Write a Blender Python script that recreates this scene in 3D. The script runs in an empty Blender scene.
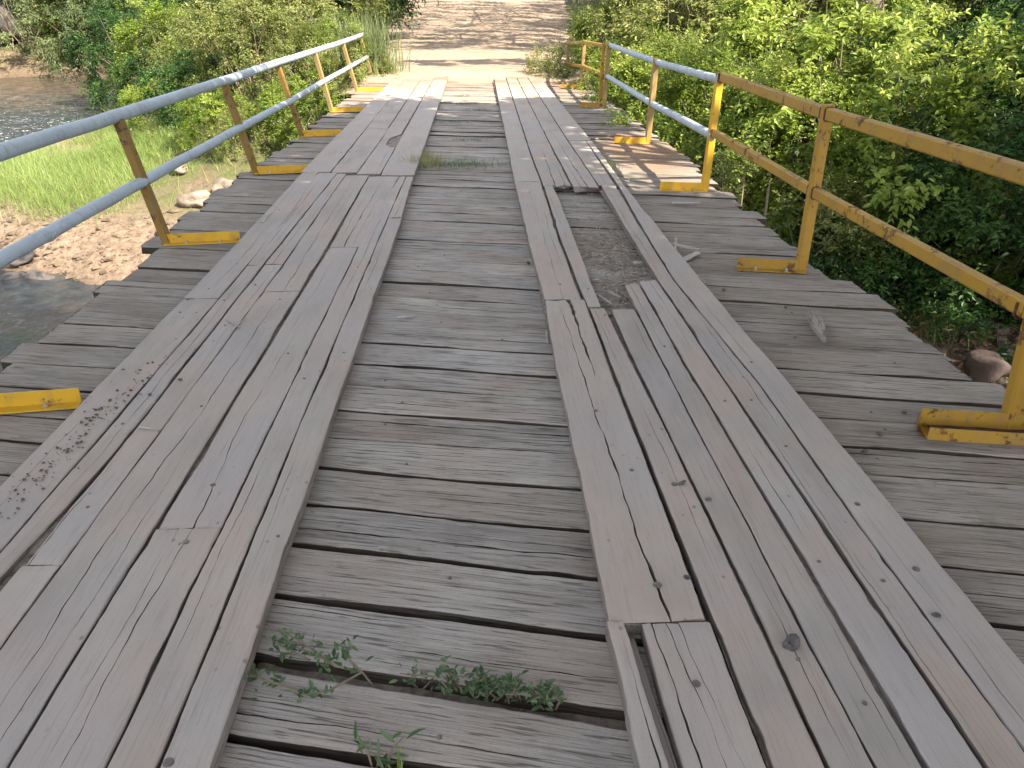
import bpy, math, random
import numpy as np
from mathutils import Vector, Matrix

random.seed(7)
RNG = np.random.default_rng(7)
SC = bpy.context.scene
COL = SC.collection
PI = math.pi

# ------------------------------------------------------------------ camera maths (metres on the site from the survey photo)
PITCH, YAW, FPX, CAMZ = math.radians(26.5), math.radians(2.45), 770.0, 1.65


def G(u, v, z=0.0):
    """where the sight line of a photo point meets the level z"""
    a, b = (u - 512) / FPX, (v - 384) / FPX
    f = math.cos(PITCH) - b * math.sin(PITCH)
    d = math.sin(PITCH) + b * math.cos(PITCH)
    t = (CAMZ - z) / d
    x, y = a * t, f * t
    return (x * math.cos(YAW) + y * math.sin(YAW), -x * math.sin(YAW) + y * math.cos(YAW))


# ------------------------------------------------------------------ object helpers
def tag(o, label=None, cat=None, group=None, kind=None):
    if label: o['label'] = label
    if cat: o['category'] = cat
    if group: o['group'] = group
    if kind: o['kind'] = kind
    return o


def empty(name, loc=(0, 0, 0), rz=0.0):
    o = bpy.data.objects.new(name, None)
    o.empty_display_size = 0.2
    o.location = loc
    o.rotation_euler = (0, 0, rz)
    COL.objects.link(o)
    return o


def link(name, me, parent=None, loc=(0, 0, 0), rot=(0, 0, 0)):
    o = bpy.data.objects.new(name, me)
    o.location = loc
    o.rotation_euler = rot
    COL.objects.link(o)
    if parent is not None:
        o.parent = parent
    return o


def mesh(name, V, polys, mats, mi=None, smooth=False, attrs=None):
    """V: n x 3; polys: list of integer arrays (m x k) or a list of index lists"""
    me = bpy.data.meshes.new(name)
    V = np.asarray(V, dtype=np.float32).reshape(-1, 3)
    loops, starts, tot = [], [], 0
    for P in polys:
        if isinstance(P, np.ndarray):
            if len(P) == 0: continue
            k = P.shape[1]
            loops.append(P.reshape(-1))
            starts.append(tot + np.arange(len(P)) * k)
            tot += len(P) * k
        else:
            for f in P:
                loops.append(np.asarray(f))
                starts.append(np.array([tot]))
                tot += len(f)
    L = np.concatenate(loops).astype(np.int32)
    S = np.concatenate(starts).astype(np.int32)
    me.vertices.add(len(V)); me.vertices.foreach_set('co', V.reshape(-1))
    me.loops.add(len(L)); me.loops.foreach_set('vertex_index', L)
    me.polygons.add(len(S)); me.polygons.foreach_set('loop_start', S)
    for m in mats: me.materials.append(m)
    if mi is not None:
        me.polygons.foreach_set('material_index', np.asarray(mi, dtype=np.int32))
    me.polygons.foreach_set('use_smooth', np.full(len(S), bool(smooth)))
    me.update(calc_edges=True)
    for k, a in (attrs or {}).items():
        at = me.attributes.new(k, 'FLOAT', 'POINT')
        at.data.foreach_set('value', np.asarray(a, dtype=np.float32))
    return me


class Acc:
    """collects geometry of several materials into one mesh"""
    def __init__(self): self.V, self.P, self.M, self.n = [], [], [], 0

    def add(self, V, polys, m=0):
        V = np.asarray(V, dtype=float).reshape(-1, 3)
        self.V.append(V)
        for f in polys:
            self.P.append([int(i) + self.n for i in f]); self.M.append(m)
        self.n += len(V)

    def box(self, x0, x1, y0, y1, z0, z1, m=0, M=None):
        v = np.array([(x, y, z) for x in (x0, x1) for y in (y0, y1) for z in (z0, z1)], dtype=float)
        if M is not None: v = np.array([M @ Vector(p) for p in v])
        self.add(v, [(0, 1, 3, 2), (4, 6, 7, 5), (0, 4, 5, 1), (2, 3, 7, 6), (0, 2, 6, 4), (1, 5, 7, 3)], m)

    def sweep(self, prof, p0, p1, up=(0, 0, 1), m=0, closed=True, off=None):
        """a 2D profile (x across, y up) swept from p0 to p1"""
        p0, p1 = Vector(p0), Vector(p1)
        d = (p1 - p0).normalized()
        s = d.cross(Vector(up)).normalized()
        u = s.cross(d)
        k = len(prof)
        v = [p0 + s * a + u * b for a, b in prof] + [p1 + s * a + u * b for a, b in prof]
        f = [(i, (i + 1) % k, k + (i + 1) % k, k + i) for i in range(k)]
        f += [tuple(range(k - 1, -1, -1)), tuple(range(k, 2 * k))]
        self.add(np.array(v), f, m)

    def tube(self, pts, radii, n=10, m=0, cap=True):
        pts = [Vector(p) for p in pts]
        rings = []
        ref = Vector((0, 0, 1))
        for i, p in enumerate(pts):
            d = (pts[min(i + 1, len(pts) - 1)] - pts[max(i - 1, 0)]).normalized()
            if abs(d.dot(ref)) > 0.95: ref = Vector((1, 0.2, 0)).normalized()
            s = d.cross(ref).normalized(); u = s.cross(d)
            r = radii[i] if hasattr(radii, '__len__') else radii
            rings += [p + (s * math.cos(2 * PI * j / n) + u * math.sin(2 * PI * j / n)) * r for j in range(n)]
        f = []
        for i in range(len(pts) - 1):
            for j in range(n):
                a, b = i * n + j, i * n + (j + 1) % n
                f.append((a, b, b + n, a + n))
        if cap:
            f += [tuple(range(n - 1, -1, -1)), tuple(range((len(pts) - 1) * n, len(pts) * n))]
        self.add(np.array(rings), f, m)

    def build(self, name, mats, parent=None, loc=(0, 0, 0), smooth=False, rot=(0, 0, 0)):
        mats = mats if isinstance(mats, (list, tuple)) else [mats]
        me = mesh(name, np.concatenate(self.V), [self.P], mats, self.M, smooth)
        return link(name, me, parent, loc, rot)


def bevel(o, w=0.004, seg=2):
    m = o.modifiers.new('edge', 'BEVEL'); m.width = w; m.segments = seg; m.limit_method = 'ANGLE'; m.angle_limit = 0.6
    return o


# ------------------------------------------------------------------ materials
class NT:
    def __init__(self, name):
        self.m = bpy.data.materials.new(name); self.m.use_nodes = True
        self.t = self.m.node_tree; self.t.nodes.clear()
        self.out = self.n('ShaderNodeOutputMaterial')

    def n(self, typ, **kw):
        nd = self.t.nodes.new(typ)
        for k, v in kw.items():
            if k in ('inp',):
                for kk, vv in v.items():
                    nd.inputs[kk].default_value = vv
            else: setattr(nd, k, v)
        return nd

    def l(self, a, b): self.t.links.new(a, b)

    def noise(self, vec, scale, detail=4, rough=0.55, dist=0.0, out='Fac'):
        nd = self.n('ShaderNodeTexNoise', inp={'Scale': scale, 'Detail': detail, 'Roughness': rough, 'Distortion': dist})
        self.l(vec, nd.inputs['Vector']); return nd.outputs[out]

    def ramp(self, fac, stops):
        nd = self.n('ShaderNodeValToRGB')
        e = nd.color_ramp.elements
        while len(e) < len(stops): e.new(0.5)
        for i, (p, c) in enumerate(stops):
            e[i].position = p
            e[i].color = (c, c, c, 1) if isinstance(c, (int, float)) else (*c, 1)
        self.l(fac, nd.inputs['Fac']); return nd.outputs['Color']

    def mix(self, fac, a, b, mode='MIX'):
        nd = self.n('ShaderNodeMix', data_type='RGBA', blend_type=mode)
        for s, i in ((fac, 0), (a, 6), (b, 7)):
            if hasattr(s, 'is_linked'): self.l(s, nd.inputs[i])
            elif isinstance(s, (int, float)): nd.inputs[i].default_value = s if i == 0 else (s, s, s, 1)
            else: nd.inputs[i].default_value = (*s, 1)
        return nd.outputs[2]

    def math(self, op, a, b=0.0, c=None):
        nd = self.n('ShaderNodeMath', operation=op)
        for i, s in enumerate((a, b) if c is None else (a, b, c)):
            if hasattr(s, 'is_linked'): self.l(s, nd.inputs[i])
            else: nd.inputs[i].default_value = s
        return nd.outputs[0]

    def coords(self, rnd=True):
        tc = self.n('ShaderNodeTexCoord')
        if not rnd: return tc.outputs['Object']
        oi = self.n('ShaderNodeObjectInfo')
        r = self.math('MULTIPLY', oi.outputs['Random'], 61.0)
        v = self.n('ShaderNodeVectorMath', operation='ADD')
        self.l(tc.outputs['Object'], v.inputs[0]); self.l(r, v.inputs[1])
        self.rand = oi.outputs['Random']
        return v.outputs[0]

    def scaled(self, vec, s):
        v = self.n('ShaderNodeVectorMath', operation='MULTIPLY')
        self.l(vec, v.inputs[0]); v.inputs[1].default_value = s
        return v.outputs[0]

    def attr(self, name): return self.n('ShaderNodeAttribute', attribute_name=name).outputs['Fac']

    def bump(self, h, strength=0.5, dist=0.01, normal=None):
        b = self.n('ShaderNodeBump', inp={'Strength': strength, 'Distance': dist})
        self.l(h, b.inputs['Height'])
        if normal is not None: self.l(normal, b.inputs['Normal'])
        return b.outputs[0]

    def finish(self, color, rough=0.8, spec=0.3, normal=None, metal=0.0, **kw):
        p = self.n('ShaderNodeBsdfPrincipled')
        for s, k in ((color, 'Base Color'), (rough, 'Roughness'), (metal, 'Metallic')):
            if hasattr(s, 'is_linked'): self.l(s, p.inputs[k])
            elif isinstance(s, (tuple, list)): p.inputs[k].default_value = (*s, 1)
            else: p.inputs[k].default_value = s
        p.inputs['Specular IOR Level'].default_value = spec
        for k, v in kw.items(): p.inputs[k.replace('_', ' ')].default_value = v
        if normal is not None: self.l(normal, p.inputs['Normal'])
        self.l(p.outputs[0], self.out.inputs['Surface'])
        self.p = p
        return self.m


def mat_wood(name, dark, mid, light, pink, cool, grain=1.0, patch=0.5, mold=0.0, bumpk=0.5, edges=False):
    t = NT(name)
    c = t.coords()
    fine = t.noise(t.scaled(c, (1, .022, 1)), 170 , 6, .7)
    mids = t.noise(t.scaled(c, (1, .035, 1)), 42, 5, .65, .4)
    big = t.noise(t.scaled(c, (1, .35, 1)), 4.5, 4, .6)
    pat = t.noise(c, 1.7, 3, .6)
    pat2 = t.noise(c, 1.05, 3, .55)
    g = t.math('MULTIPLY_ADD', fine, 0.55 * grain, t.math('MULTIPLY', mids, 0.45 * grain))
    g = t.math('ADD', g, 0.5 - 0.5 * grain)
    g = t.math('MULTIPLY_ADD', t.math('SUBTRACT', big, .5), .55, g)
    g = t.math('MULTIPLY_ADD', t.math('SUBTRACT', t.rand, .5), .13, g)
    col = t.ramp(g, [(.28, dark), (.5, mid), (.72, light)])
    col = t.mix(t.math('MULTIPLY', t.ramp(pat, [(.42, 0.), (.62, 1.)]), patch), col, pink)
    col = t.mix(t.math('MULTIPLY', t.ramp(pat2, [(.46, 0.), (.64, 1.)]), patch * .8), col, cool)
    streak = t.ramp(t.noise(t.scaled(c, (1, .03, 1)), 75, 4, .6), [(.30, .72), (.42, 1.)])
    col = t.mix(min(1, grain), col, streak, 'MULTIPLY')
    # worn-in dirt spots with a shape of their own
    vo = t.n('ShaderNodeTexVoronoi', inp={'Scale': 16.0, 'Randomness': 1.0}); t.l(t.scaled(c, (1, .7, 1)), vo.inputs['Vector'])
    sp = t.math('MULTIPLY', t.ramp(vo.outputs['Distance'], [(.05, 1.), (.13, 0.)]), t.ramp(t.noise(c, 3.1, 2), [(.52, 0.), (.6, 1.)]))
    col = t.mix(t.math('MULTIPLY', sp, .6), col, (.085, .07, .06))
    if mold:
        mo = t.ramp(t.noise(c, 5.5, 5, .7), [(.55, 0.), (.7, mold)])
        col = t.mix(mo, col, (.075, .085, .045))
    # fine drying checks: short dark hairlines along the grain
    ck = t.noise(t.scaled(c, (1, .045, 1)), 120, 3, .5, .3)
    col = t.mix(t.math('MULTIPLY', t.ramp(ck, [(.37, 1.), (.43, 0.)]), .7 * grain), col, tuple(x * .5 for x in dark))
    speck = t.noise(t.scaled(c, (1, .5, 1)), 230, 2, .5)
    col = t.mix(t.math('MULTIPLY', t.ramp(speck, [(.34, 1.), (.42, 0.)]), .22), col, dark)
    if edges:                                        # towards the plank ends: darker and browner
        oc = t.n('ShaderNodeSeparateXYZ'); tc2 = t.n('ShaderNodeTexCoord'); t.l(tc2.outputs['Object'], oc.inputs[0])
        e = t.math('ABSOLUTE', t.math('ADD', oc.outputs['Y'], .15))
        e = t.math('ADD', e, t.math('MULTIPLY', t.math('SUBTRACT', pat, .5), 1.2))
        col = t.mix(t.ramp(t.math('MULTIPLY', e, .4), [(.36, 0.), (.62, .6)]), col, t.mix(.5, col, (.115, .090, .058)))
    # earth carried onto the boards from the road end
    gp = t.n('ShaderNodeSeparateXYZ'); ge = t.n('ShaderNodeNewGeometry'); t.l(ge.outputs['Position'], gp.inputs[0])
    du = t.math('ADD', t.math('MULTIPLY', t.math('SUBTRACT', gp.outputs['Y'], 12.0), .125), t.math('MULTIPLY', t.math('SUBTRACT', t.noise(c, 1.3, 5, .65), .5), 1.6))
    px = t.math('SUBTRACT', 1.0, t.math('MULTIPLY', t.math('ABSOLUTE', t.math('SUBTRACT', gp.outputs['X'], 2.0)), 1.1))
    py = t.math('SUBTRACT', 1.0, t.math('MULTIPLY', t.math('ABSOLUTE', t.math('SUBTRACT', gp.outputs['Y'], 9.6)), .42))
    pw = t.math('MULTIPLY', t.math('MAXIMUM', px, 0.0), t.math('MAXIMUM', py, 0.0))
    du = t.math('ADD', t.math('MAXIMUM', du, -.2), t.math('MULTIPLY', pw, 1.9))
    col = t.mix(t.ramp(du, [(.35, 0.), (.95, .92)]), col, t.mix(t.noise(c, 20, 4, .7), (.16, .098, .062), (.27, .18, .12)))
    h = t.math('MULTIPLY_ADD', mids, .6, t.math('MULTIPLY', fine, .7))
    return t.finish(col, .82, .22, t.bump(h, bumpk, .006))


def mat_plain(name, col, var=0.25, scale=6.0, rough=.8, spec=.3, bumpk=.3, bumpd=.01, col2=None, metal=0.0):
    t = NT(name)
    c = t.coords()
    n = t.noise(c, scale, 6, .65)
    a = tuple(x * (1 - var) for x in col); b = tuple(min(1, x * (1 + var)) for x in (col2 or col))
    return t.finish(t.ramp(n, [(.3, a), (.7, b)]), rough, spec, t.bump(t.noise(c, scale * 4, 5, .7), bumpk, bumpd), metal)


def mat_paint(name, paint, rust, amount, rough=.5, dirt=(.16, .12, .09)):
    t = NT(name)
    c = t.coords()
    n = t.noise(c, 9, 7, .72)
    n2 = t.noise(c, 45, 5, .7)
    f = t.math('MULTIPLY_ADD', n2, .35, n)
    mask = t.ramp(f, [(amount, 1.), (amount + .07, 0.)])
    fade = t.mix(t.ramp(t.noise(c, 3.0, 4), [(.35, 0.), (.7, .55)]), paint, tuple(min(1, x * .72) for x in paint))
    grime = t.ramp(t.noise(t.scaled(c, (1, 1, .5)), 14, 5, .7), [(.5, 0.), (.75, .55)])
    fade = t.mix(grime, fade, dirt)
    rc = t.ramp(n2, [(.3, tuple(x * .6 for x in rust)), (.7, rust)])
    col = t.mix(mask, fade, rc)
    rg = t.mix(mask, rough, .9)
    return t.finish(col, rg, .4, t.bump(t.math('MULTIPLY_ADD', mask, -.6, n2), .25, .003))


def mat_leaf(name, dark, mid, light, trans=.35, rough=.45, sat=None):
    t = NT(name)
    tint = t.attr('tint')
    oi = t.n('ShaderNodeObjectInfo')
    f = t.math('MULTIPLY_ADD', t.math('SUBTRACT', oi.outputs['Random'], .5), .3, tint)
    col = t.ramp(f, [(.05, dark), (.5, mid), (.95, light)])
    p = t.n('ShaderNodeBsdfPrincipled', inp={'Roughness': rough, 'Specular IOR Level': .28})
    t.l(col, p.inputs['Base Color'])
    tr = t.n('ShaderNodeBsdfTranslucent')
    t.l(t.mix(.5, col, tuple(min(1, x * 1.6) for x in light)), tr.inputs['Color'])
    mx = t.n('ShaderNodeMixShader', inp={0: trans})
    t.l(p.outputs[0], mx.inputs[1]); t.l(tr.outputs[0], mx.inputs[2])
    t.l(mx.outputs[0], t.out.inputs['Surface'])
    return t.m


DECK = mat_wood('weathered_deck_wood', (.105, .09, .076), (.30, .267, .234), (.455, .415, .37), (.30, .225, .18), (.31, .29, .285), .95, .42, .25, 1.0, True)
DECKSIDE = mat_wood('dark_plank_side', (.022, .017, .013), (.048, .037, .028), (.10, .082, .066), (.06, .042, .03), (.055, .048, .04), 1.0, .3, .5, .6)  # near-black brown for plank sides and crack walls
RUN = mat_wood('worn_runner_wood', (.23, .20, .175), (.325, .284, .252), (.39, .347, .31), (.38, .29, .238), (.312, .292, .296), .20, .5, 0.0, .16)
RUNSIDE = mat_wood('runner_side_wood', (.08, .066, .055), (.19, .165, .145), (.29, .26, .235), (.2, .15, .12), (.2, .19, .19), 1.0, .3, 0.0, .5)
NAIL = mat_plain('old_nail_steel', (.15, .13, .12), .4, 60, .5, .5, .3, .002, metal=.6)
YEL = mat_paint('yellow_paint', (.58, .33, .018), (.16, .075, .025), .50, .55)
YELDULL = mat_paint('dull_yellow_paint', (.36, .20, .022), (.15, .07, .025), .54, .55)
YELTAN = mat_paint('faded_tan_paint', (.30, .20, .075), (.17, .10, .05), .5, .65)
YELSHADE = mat_paint('shaded_yellow_paint', (.215, .125, .025), (.10, .058, .03), .55, .6)  # near left posts: their shade is put into this darker paint
PIPE = mat_paint('grey_blue_pipe_paint', (.36, .42, .475), (.15, .10, .075), .41, .55)
RUST = mat_plain('rusty_dirt', (.085, .045, .03), .5, 30, .95, .1, .8, .006)
BOLT = mat_plain('galvanised_bolt', (.5, .5, .5), .2, 40, .35, .5, .2, .002, metal=.8)
BARK = mat_plain('grey_brown_bark', (.14, .11, .085), .5, 12, .9, .15, .8, .02)
TWIG = mat_plain('pale_twig_bark', (.17, .135, .10), .35, 16, .9, .15, .5, .01)
STONE = mat_plain('dark_pebble_stone', (.085, .078, .075), .4, 30, .8, .3, .6, .004)
ROCK = mat_plain('pale_bank_rock', (.235, .185, .145), .5, 3.2, .9, .2, .8, .04)
ROCKDARK = mat_plain('dark_river_rock', (.095, .082, .075), .5, 3.5, .7, .35, .8, .04)
ROCKRED = mat_plain('reddish_boulder', (.085, .062, .054), .3, 3, .85, .2, .6, .03)
SPLINT = mat_wood('pale_splinter_wood', (.2, .18, .165), (.36, .33, .30), (.5, .46, .42), (.4, .33, .28), (.38, .37, .37), 1.0, .3, 0, .6)
WEDGE = mat_wood('grey_wedge_wood', (.11, .095, .082), (.27, .24, .21), (.42, .38, .34), (.3, .24, .2), (.28, .27, .26), 1.0, .3, 0, .8)
MUD = mat_plain('dry_mud', (.10, .078, .065), .4, 40, .95, .1, .5, .004)

LEAF = {
    'bright': mat_leaf('sunny_leaf', (.05, .09, .010), (.165, .24, .028), (.36, .40, .095), .32),
    'olive': mat_leaf('olive_leaf', (.045, .068, .014), (.125, .155, .034), (.28, .285, .095), .28),
    'deep': mat_leaf('deep_green_leaf', (.010, .030, .008), (.030, .075, .016), (.085, .155, .032), .22),
    'grey': mat_leaf('grey_green_leaf', (.055, .085, .032), (.115, .15, .058), (.21, .24, .11), .28),
    'grass': mat_leaf('grass_blade', (.085, .145, .028), (.185, .265, .065), (.33, .37, .14), .40),
    'straw': mat_leaf('straw_grass_blade', (.15, .17, .05), (.25, .26, .10), (.36, .33, .16), .35),
    'weed': mat_leaf('dull_weed_leaf', (.045, .085, .035), (.085, .14, .062), (.15, .20, .10), .30),
    'litter': mat_leaf('dry_fallen_leaf', (.10, .055, .03), (.20, .115, .065), (.33, .22, .13), .12, .7),
    'chip': mat_leaf('wood_chip', (.14, .12, .10), (.26, .23, .20), (.44, .40, .36), .0, .85),
}


# ------------------------------------------------------------------ small noise tools
def wob(n_t, rng, amp, f0, k=4):
    """smooth 1D noise over an array n_t"""
    s = np.zeros_like(n_t)
    for i in range(k):
        f = f0 * 1.9 ** i
        s += np.sin(n_t * f + rng.uniform(0, 6.28)) / 1.6 ** i
    return s * amp * .5


def fbm2(x, y, seed=0, octv=4, f=1.0):
    r = np.random.default_rng(seed)
    s = np.zeros_like(x, dtype=float); a = 1.0
    for o in range(octv):
        for k in range(3):
            th = r.uniform(0, 6.28); ph = r.uniform(0, 6.28)
            s += a * np.sin((x * math.cos(th) + y * math.sin(th)) * f + ph + 1.3 * np.sin((x * math.sin(th) - y * math.cos(th)) * f * .7 + ph * 2))
        a *= .5; f *= 2.1
    return s / 4.0


# ------------------------------------------------------------------ planks: real cracks, split ends, worn edges
def plank_mesh(name, ya, yb, xl, xr, T, seed, cracks, mats, step=.04, r=.006, rag=(.004, .004), edge=.0025, warp=.003, nails=(), shear=0.0):
    """a board along local y. xl(y), xr(y): its two edges. cracks: (fx, y0, y1, width, depth, mode)"""
    rng = np.random.default_rng(seed)
    n = max(6, int((yb - ya) / step))
    y = np.linspace(ya, yb, n)
    XL = np.asarray(xl(y)) + wob(y, rng, edge, 5, 5) + rng.normal(0, edge * .25, n)
    XR = np.asarray(xr(y)) + wob(y, rng, edge, 5, 5) + rng.normal(0, edge * .25, n)
    # chips torn out of the long edges
    for side in (0, 1):
        for _ in range(rng.poisson((yb - ya) * .8)):
            yc = rng.uniform(ya, yb); L = rng.uniform(.03, .16); dpt = rng.uniform(.002, .007)
            b = np.clip(1 - np.abs(y - yc) / L, 0, 1) * dpt
            if side: XR = XR - b
            else: XL = XL + b
    W = XR - XL
    zt = wob(y, rng, warp, 2.0, 3)
    cup = rng.uniform(-.003, .003)
    cr = sorted(cracks, key=lambda c: c[0])
    cols = []      # (x array, z array, strand id)
    rr = r * (1 + .5 * np.sin(y * 7 + seed))
    cols += [(XL, np.full(n, -T)), (XL, zt - rr), (XL + .3 * rr, zt - .32 * rr), (XL + rr, zt)]
    for fx, y0, y1, w, dep, mode in cr:
        t = np.clip((y - y0) / max(1e-6, y1 - y0), 0, 1)
        if mode == 'mid': env = np.sqrt(np.clip(np.sin(t * PI), 0, 1))
        elif mode == 'start': env = (1 - t) ** .7
        elif mode == 'end': env = t ** .7
        else: env = np.ones(n)
        env = env * ((y >= y0 - step) & (y <= y1 + step))
        env = env * np.clip(.75 + wob(y, rng, .6, 9, 3) + rng.normal(0, .15, n), .25, 1.6)
        if callable(fx): xc = np.asarray(fx(y))
        else: xc = XL + fx * W + wob(y, rng, .009, 1.6, 4) + wob(y, rng, .0028, 13, 2) + rng.normal(0, .0008, n)
        ww = np.maximum(.0004, env * w)
        lo = cols[-1][0] + .0012
        a = np.maximum(xc - ww / 2, lo); c = np.maximum(a + .0006, xc + ww / 2); m_ = (a + c) / 2
        hi = XR - rr - .002
        a = np.minimum(a, hi - .002); c = np.minimum(c, hi - .0005); m_ = (a + c) / 2
        dd = np.minimum(dep, env * dep * 1.3)
        lip = rng.uniform(-.0015, .0015)
        cols += [(a, zt), (m_ - .15 * ww, zt - dd), (m_ + .15 * ww, zt - dd), (c, zt + lip * np.minimum(1, env))]
    cols += [(XR - rr, zt), (XR - .3 * rr, zt - .32 * rr), (XR, zt - rr), (XR, np.full(n, -T))]
    P = len(cols)
    X = np.stack([c[0] for c in cols], 1); Z = np.stack([c[1] for c in cols], 1)
    u = (X - XL[:, None]) / np.maximum(W[:, None], 1e-4)
    Z[:, 1:-1] += cup * (2 * u[:, 1:-1] - 1) ** 2
    Y = np.repeat(y[:, None], P, 1) - X * shear
    # ragged ends: every strand ends at its own place
    ra = rng.normal(0, rag[0], P); rb = rng.normal(0, rag[1], P)
    fall = np.clip(1 - np.arange(n) / 4.0, 0, 1)
    Y += fall[:, None] * ra[None, :] + fall[::-1][:, None] * rb[None, :]
    Z[0, 2:-2] -= r * .5; Z[-1, 2:-2] -= r * .5
    V = np.stack([X, Y, Z], 2).reshape(-1, 3)
    i = np.arange(n - 1)[:, None] * P; j = np.arange(P - 1)[None, :]
    Q = np.stack([i + j, i + j + 1, i + j + 1 + P, i + j + P], 2)
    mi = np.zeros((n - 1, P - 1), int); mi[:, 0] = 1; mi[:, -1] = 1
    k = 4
    for _ in cr:                                     # crack walls take the side material
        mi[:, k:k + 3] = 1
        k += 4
    wrap = np.stack([i[:, 0] + P - 1, i[:, 0], i[:, 0] + P, i[:, 0] + 2 * P - 1], 1)
    caps = [list(range(P - 1, -1, -1)), list(range((n - 1) * P, n * P))]
    MI = np.concatenate([mi.reshape(-1), np.ones(n - 1, int), np.ones(2, int)])
    polys = [Q.reshape(-1, 4), wrap, caps]
    if nails:
        nv, nf, base = [], [], len(V)
        for nx, ny, nr in nails:
            iy = int(np.argmin(np.abs(y - ny)))
            nx = min(max(nx, XL[iy] + .015), XR[iy] - .015)
            zc = zt[iy] + .0012
            k0 = base + len(nv)
            for ring, zz in ((1.0, -.002), (.95, .0018), (.5, .0034)):
                nv += [(nx + math.cos(q * PI / 4) * nr * ring, ny + math.sin(q * PI / 4) * nr * ring, zc + zz) for q in range(8)]
            for rg in range(2):
                nf += [[k0 + rg * 8 + q, k0 + rg * 8 + (q + 1) % 8, k0 + rg * 8 + 8 + (q + 1) % 8, k0 + rg * 8 + 8 + q] for q in range(8)]
            nf.append([k0 + 16 + q for q in range(8)])
        V = np.concatenate([V, np.array(nv)])
        polys.append(nf); MI = np.concatenate([MI, np.full(len(nf), 2)])
    return mesh(name, V, polys, mats, MI)


bridge = tag(empty('wooden_bridge', (0, 9.5, -.06)), 'long weathered timber bridge of grey cross planks with two worn plank wheel tracks', 'bridge')
BO = Vector((0, 9.5, -.06))

# --- cross planks: far edge lines measured at x = 0, and their slant
known = [(-1.15, -.21, .01), (-.88, -.21, .012), (-.60, -.21, .01), (-.33, -.2, .012), (-.06, -.21, .012), (.21, -.21, .01), (.47, -.21, .014), (.73, -.2, .01), (.985, -.21, .012), (1.225, -.212, .030), (1.461, -.245, .058), (1.74, -.222, .034), (1.996, -.22, .018),
         (2.235, -.205, .010), (2.487, -.2, .032), (2.745, -.175, .006), (2.974, -.189, .008), (3.215, -.193, .009), (3.459, -.198, .032), (3.731, -.202, .030),
         (4.007, -.204, .009), (4.255, -.207, .010), (4.492, -.211, .009), (4.753, -.213, .010), (5.0, -.205, .007), (5.235, -.202, .010), (5.501, -.207, .010), (5.776, -.2, .020),
         (6.06, -.207, .008), (6.358, -.215, .012), (6.62, -.22, .008), (6.877, -.225, .018), (7.18, -.235, .009), (7.466, -.24, .010)]
rng = np.random.default_rng(31)
while known[-1][0] < 19.6:
    known.append((known[-1][0] + rng.uniform(.15, .235), -.215 + rng.uniform(-.02, .02), rng.choice([.012, .016, .022, .034])))
nplank = 0
for k in range(len(known) - 1):
    (y0, s0, g0), (y1, s1, g1) = known[k], known[k + 1]
    g0 = g0 * 1.5 if g0 < .02 else g0; g1 = g1 * 1.5 if g1 < .02 else g1
    ym, sm = (y0 + y1) / 2, (s0 + s1) / 2
    ang = math.atan(sm)
    rs = np.random.default_rng(500 + k)
    ca = math.cos(ang)
    xa = -2.42 - rs.uniform(-.04, .08); xb = 2.42 + rs.uniform(-.04, .07)
    if 5.2 < ym < 9: xa -= .08; xb -= .06
    # local frame: local y runs along world +x (slanted), local x points to world -y
    near = lambda t: (ym - (y0 + g0 / 2)) * ca - (s0 - sm) * t * ca
    far = lambda t: (ym - (y1 - g1 / 2)) * ca - (s1 - sm) * t * ca
    w = y1 - y0
    cr = []
    nc = max(3, int(rs.integers(6, 11) * w / .24))
    fr = np.linspace(.1, .9, nc + 2)[1:-1] + rs.uniform(-.03, .03, nc)
    for f in fr:
        L = rs.uniform(.5, 3.2); c0 = rs.uniform(-2.4, 2.2)
        wd = rs.choice([.002, .0032, .0048, .008], p=[.28, .34, .26, .12]) * (1.5 if ym > 5.5 else 1)
        if 2.70 < ym < 2.98: wd *= 1.7
        cr.append((f, c0, c0 + L, wd, min(.03, wd * 6), 'mid'))
    if rs.random() < .45:
        cr.append((.05 + rs.uniform(.25, .7) , xb - rs.uniform(.4, 1.2), xb + .1, .009, .035, 'end'))
    if rs.random() < .45:
        cr.append((.05 + rs.uniform(.25, .7), xa - .1, xa + rs.uniform(.4, 1.2), .009, .035, 'start'))
    cr = [c for i, c in enumerate(sorted(cr)) if i == 0 or c[0] - sorted(cr)[i - 1][0] > .03]
    step = .035 if ym < 4.5 else (.055 if ym < 9 else .11)
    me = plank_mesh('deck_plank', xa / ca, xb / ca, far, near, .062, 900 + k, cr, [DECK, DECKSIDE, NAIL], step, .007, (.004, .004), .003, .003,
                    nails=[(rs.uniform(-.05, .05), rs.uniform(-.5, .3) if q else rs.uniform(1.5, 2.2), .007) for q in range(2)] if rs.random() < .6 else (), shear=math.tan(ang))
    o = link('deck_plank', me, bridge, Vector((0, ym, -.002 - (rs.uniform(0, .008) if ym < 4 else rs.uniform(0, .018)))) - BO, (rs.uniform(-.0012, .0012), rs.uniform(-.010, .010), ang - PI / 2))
    nplank += 1


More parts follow.
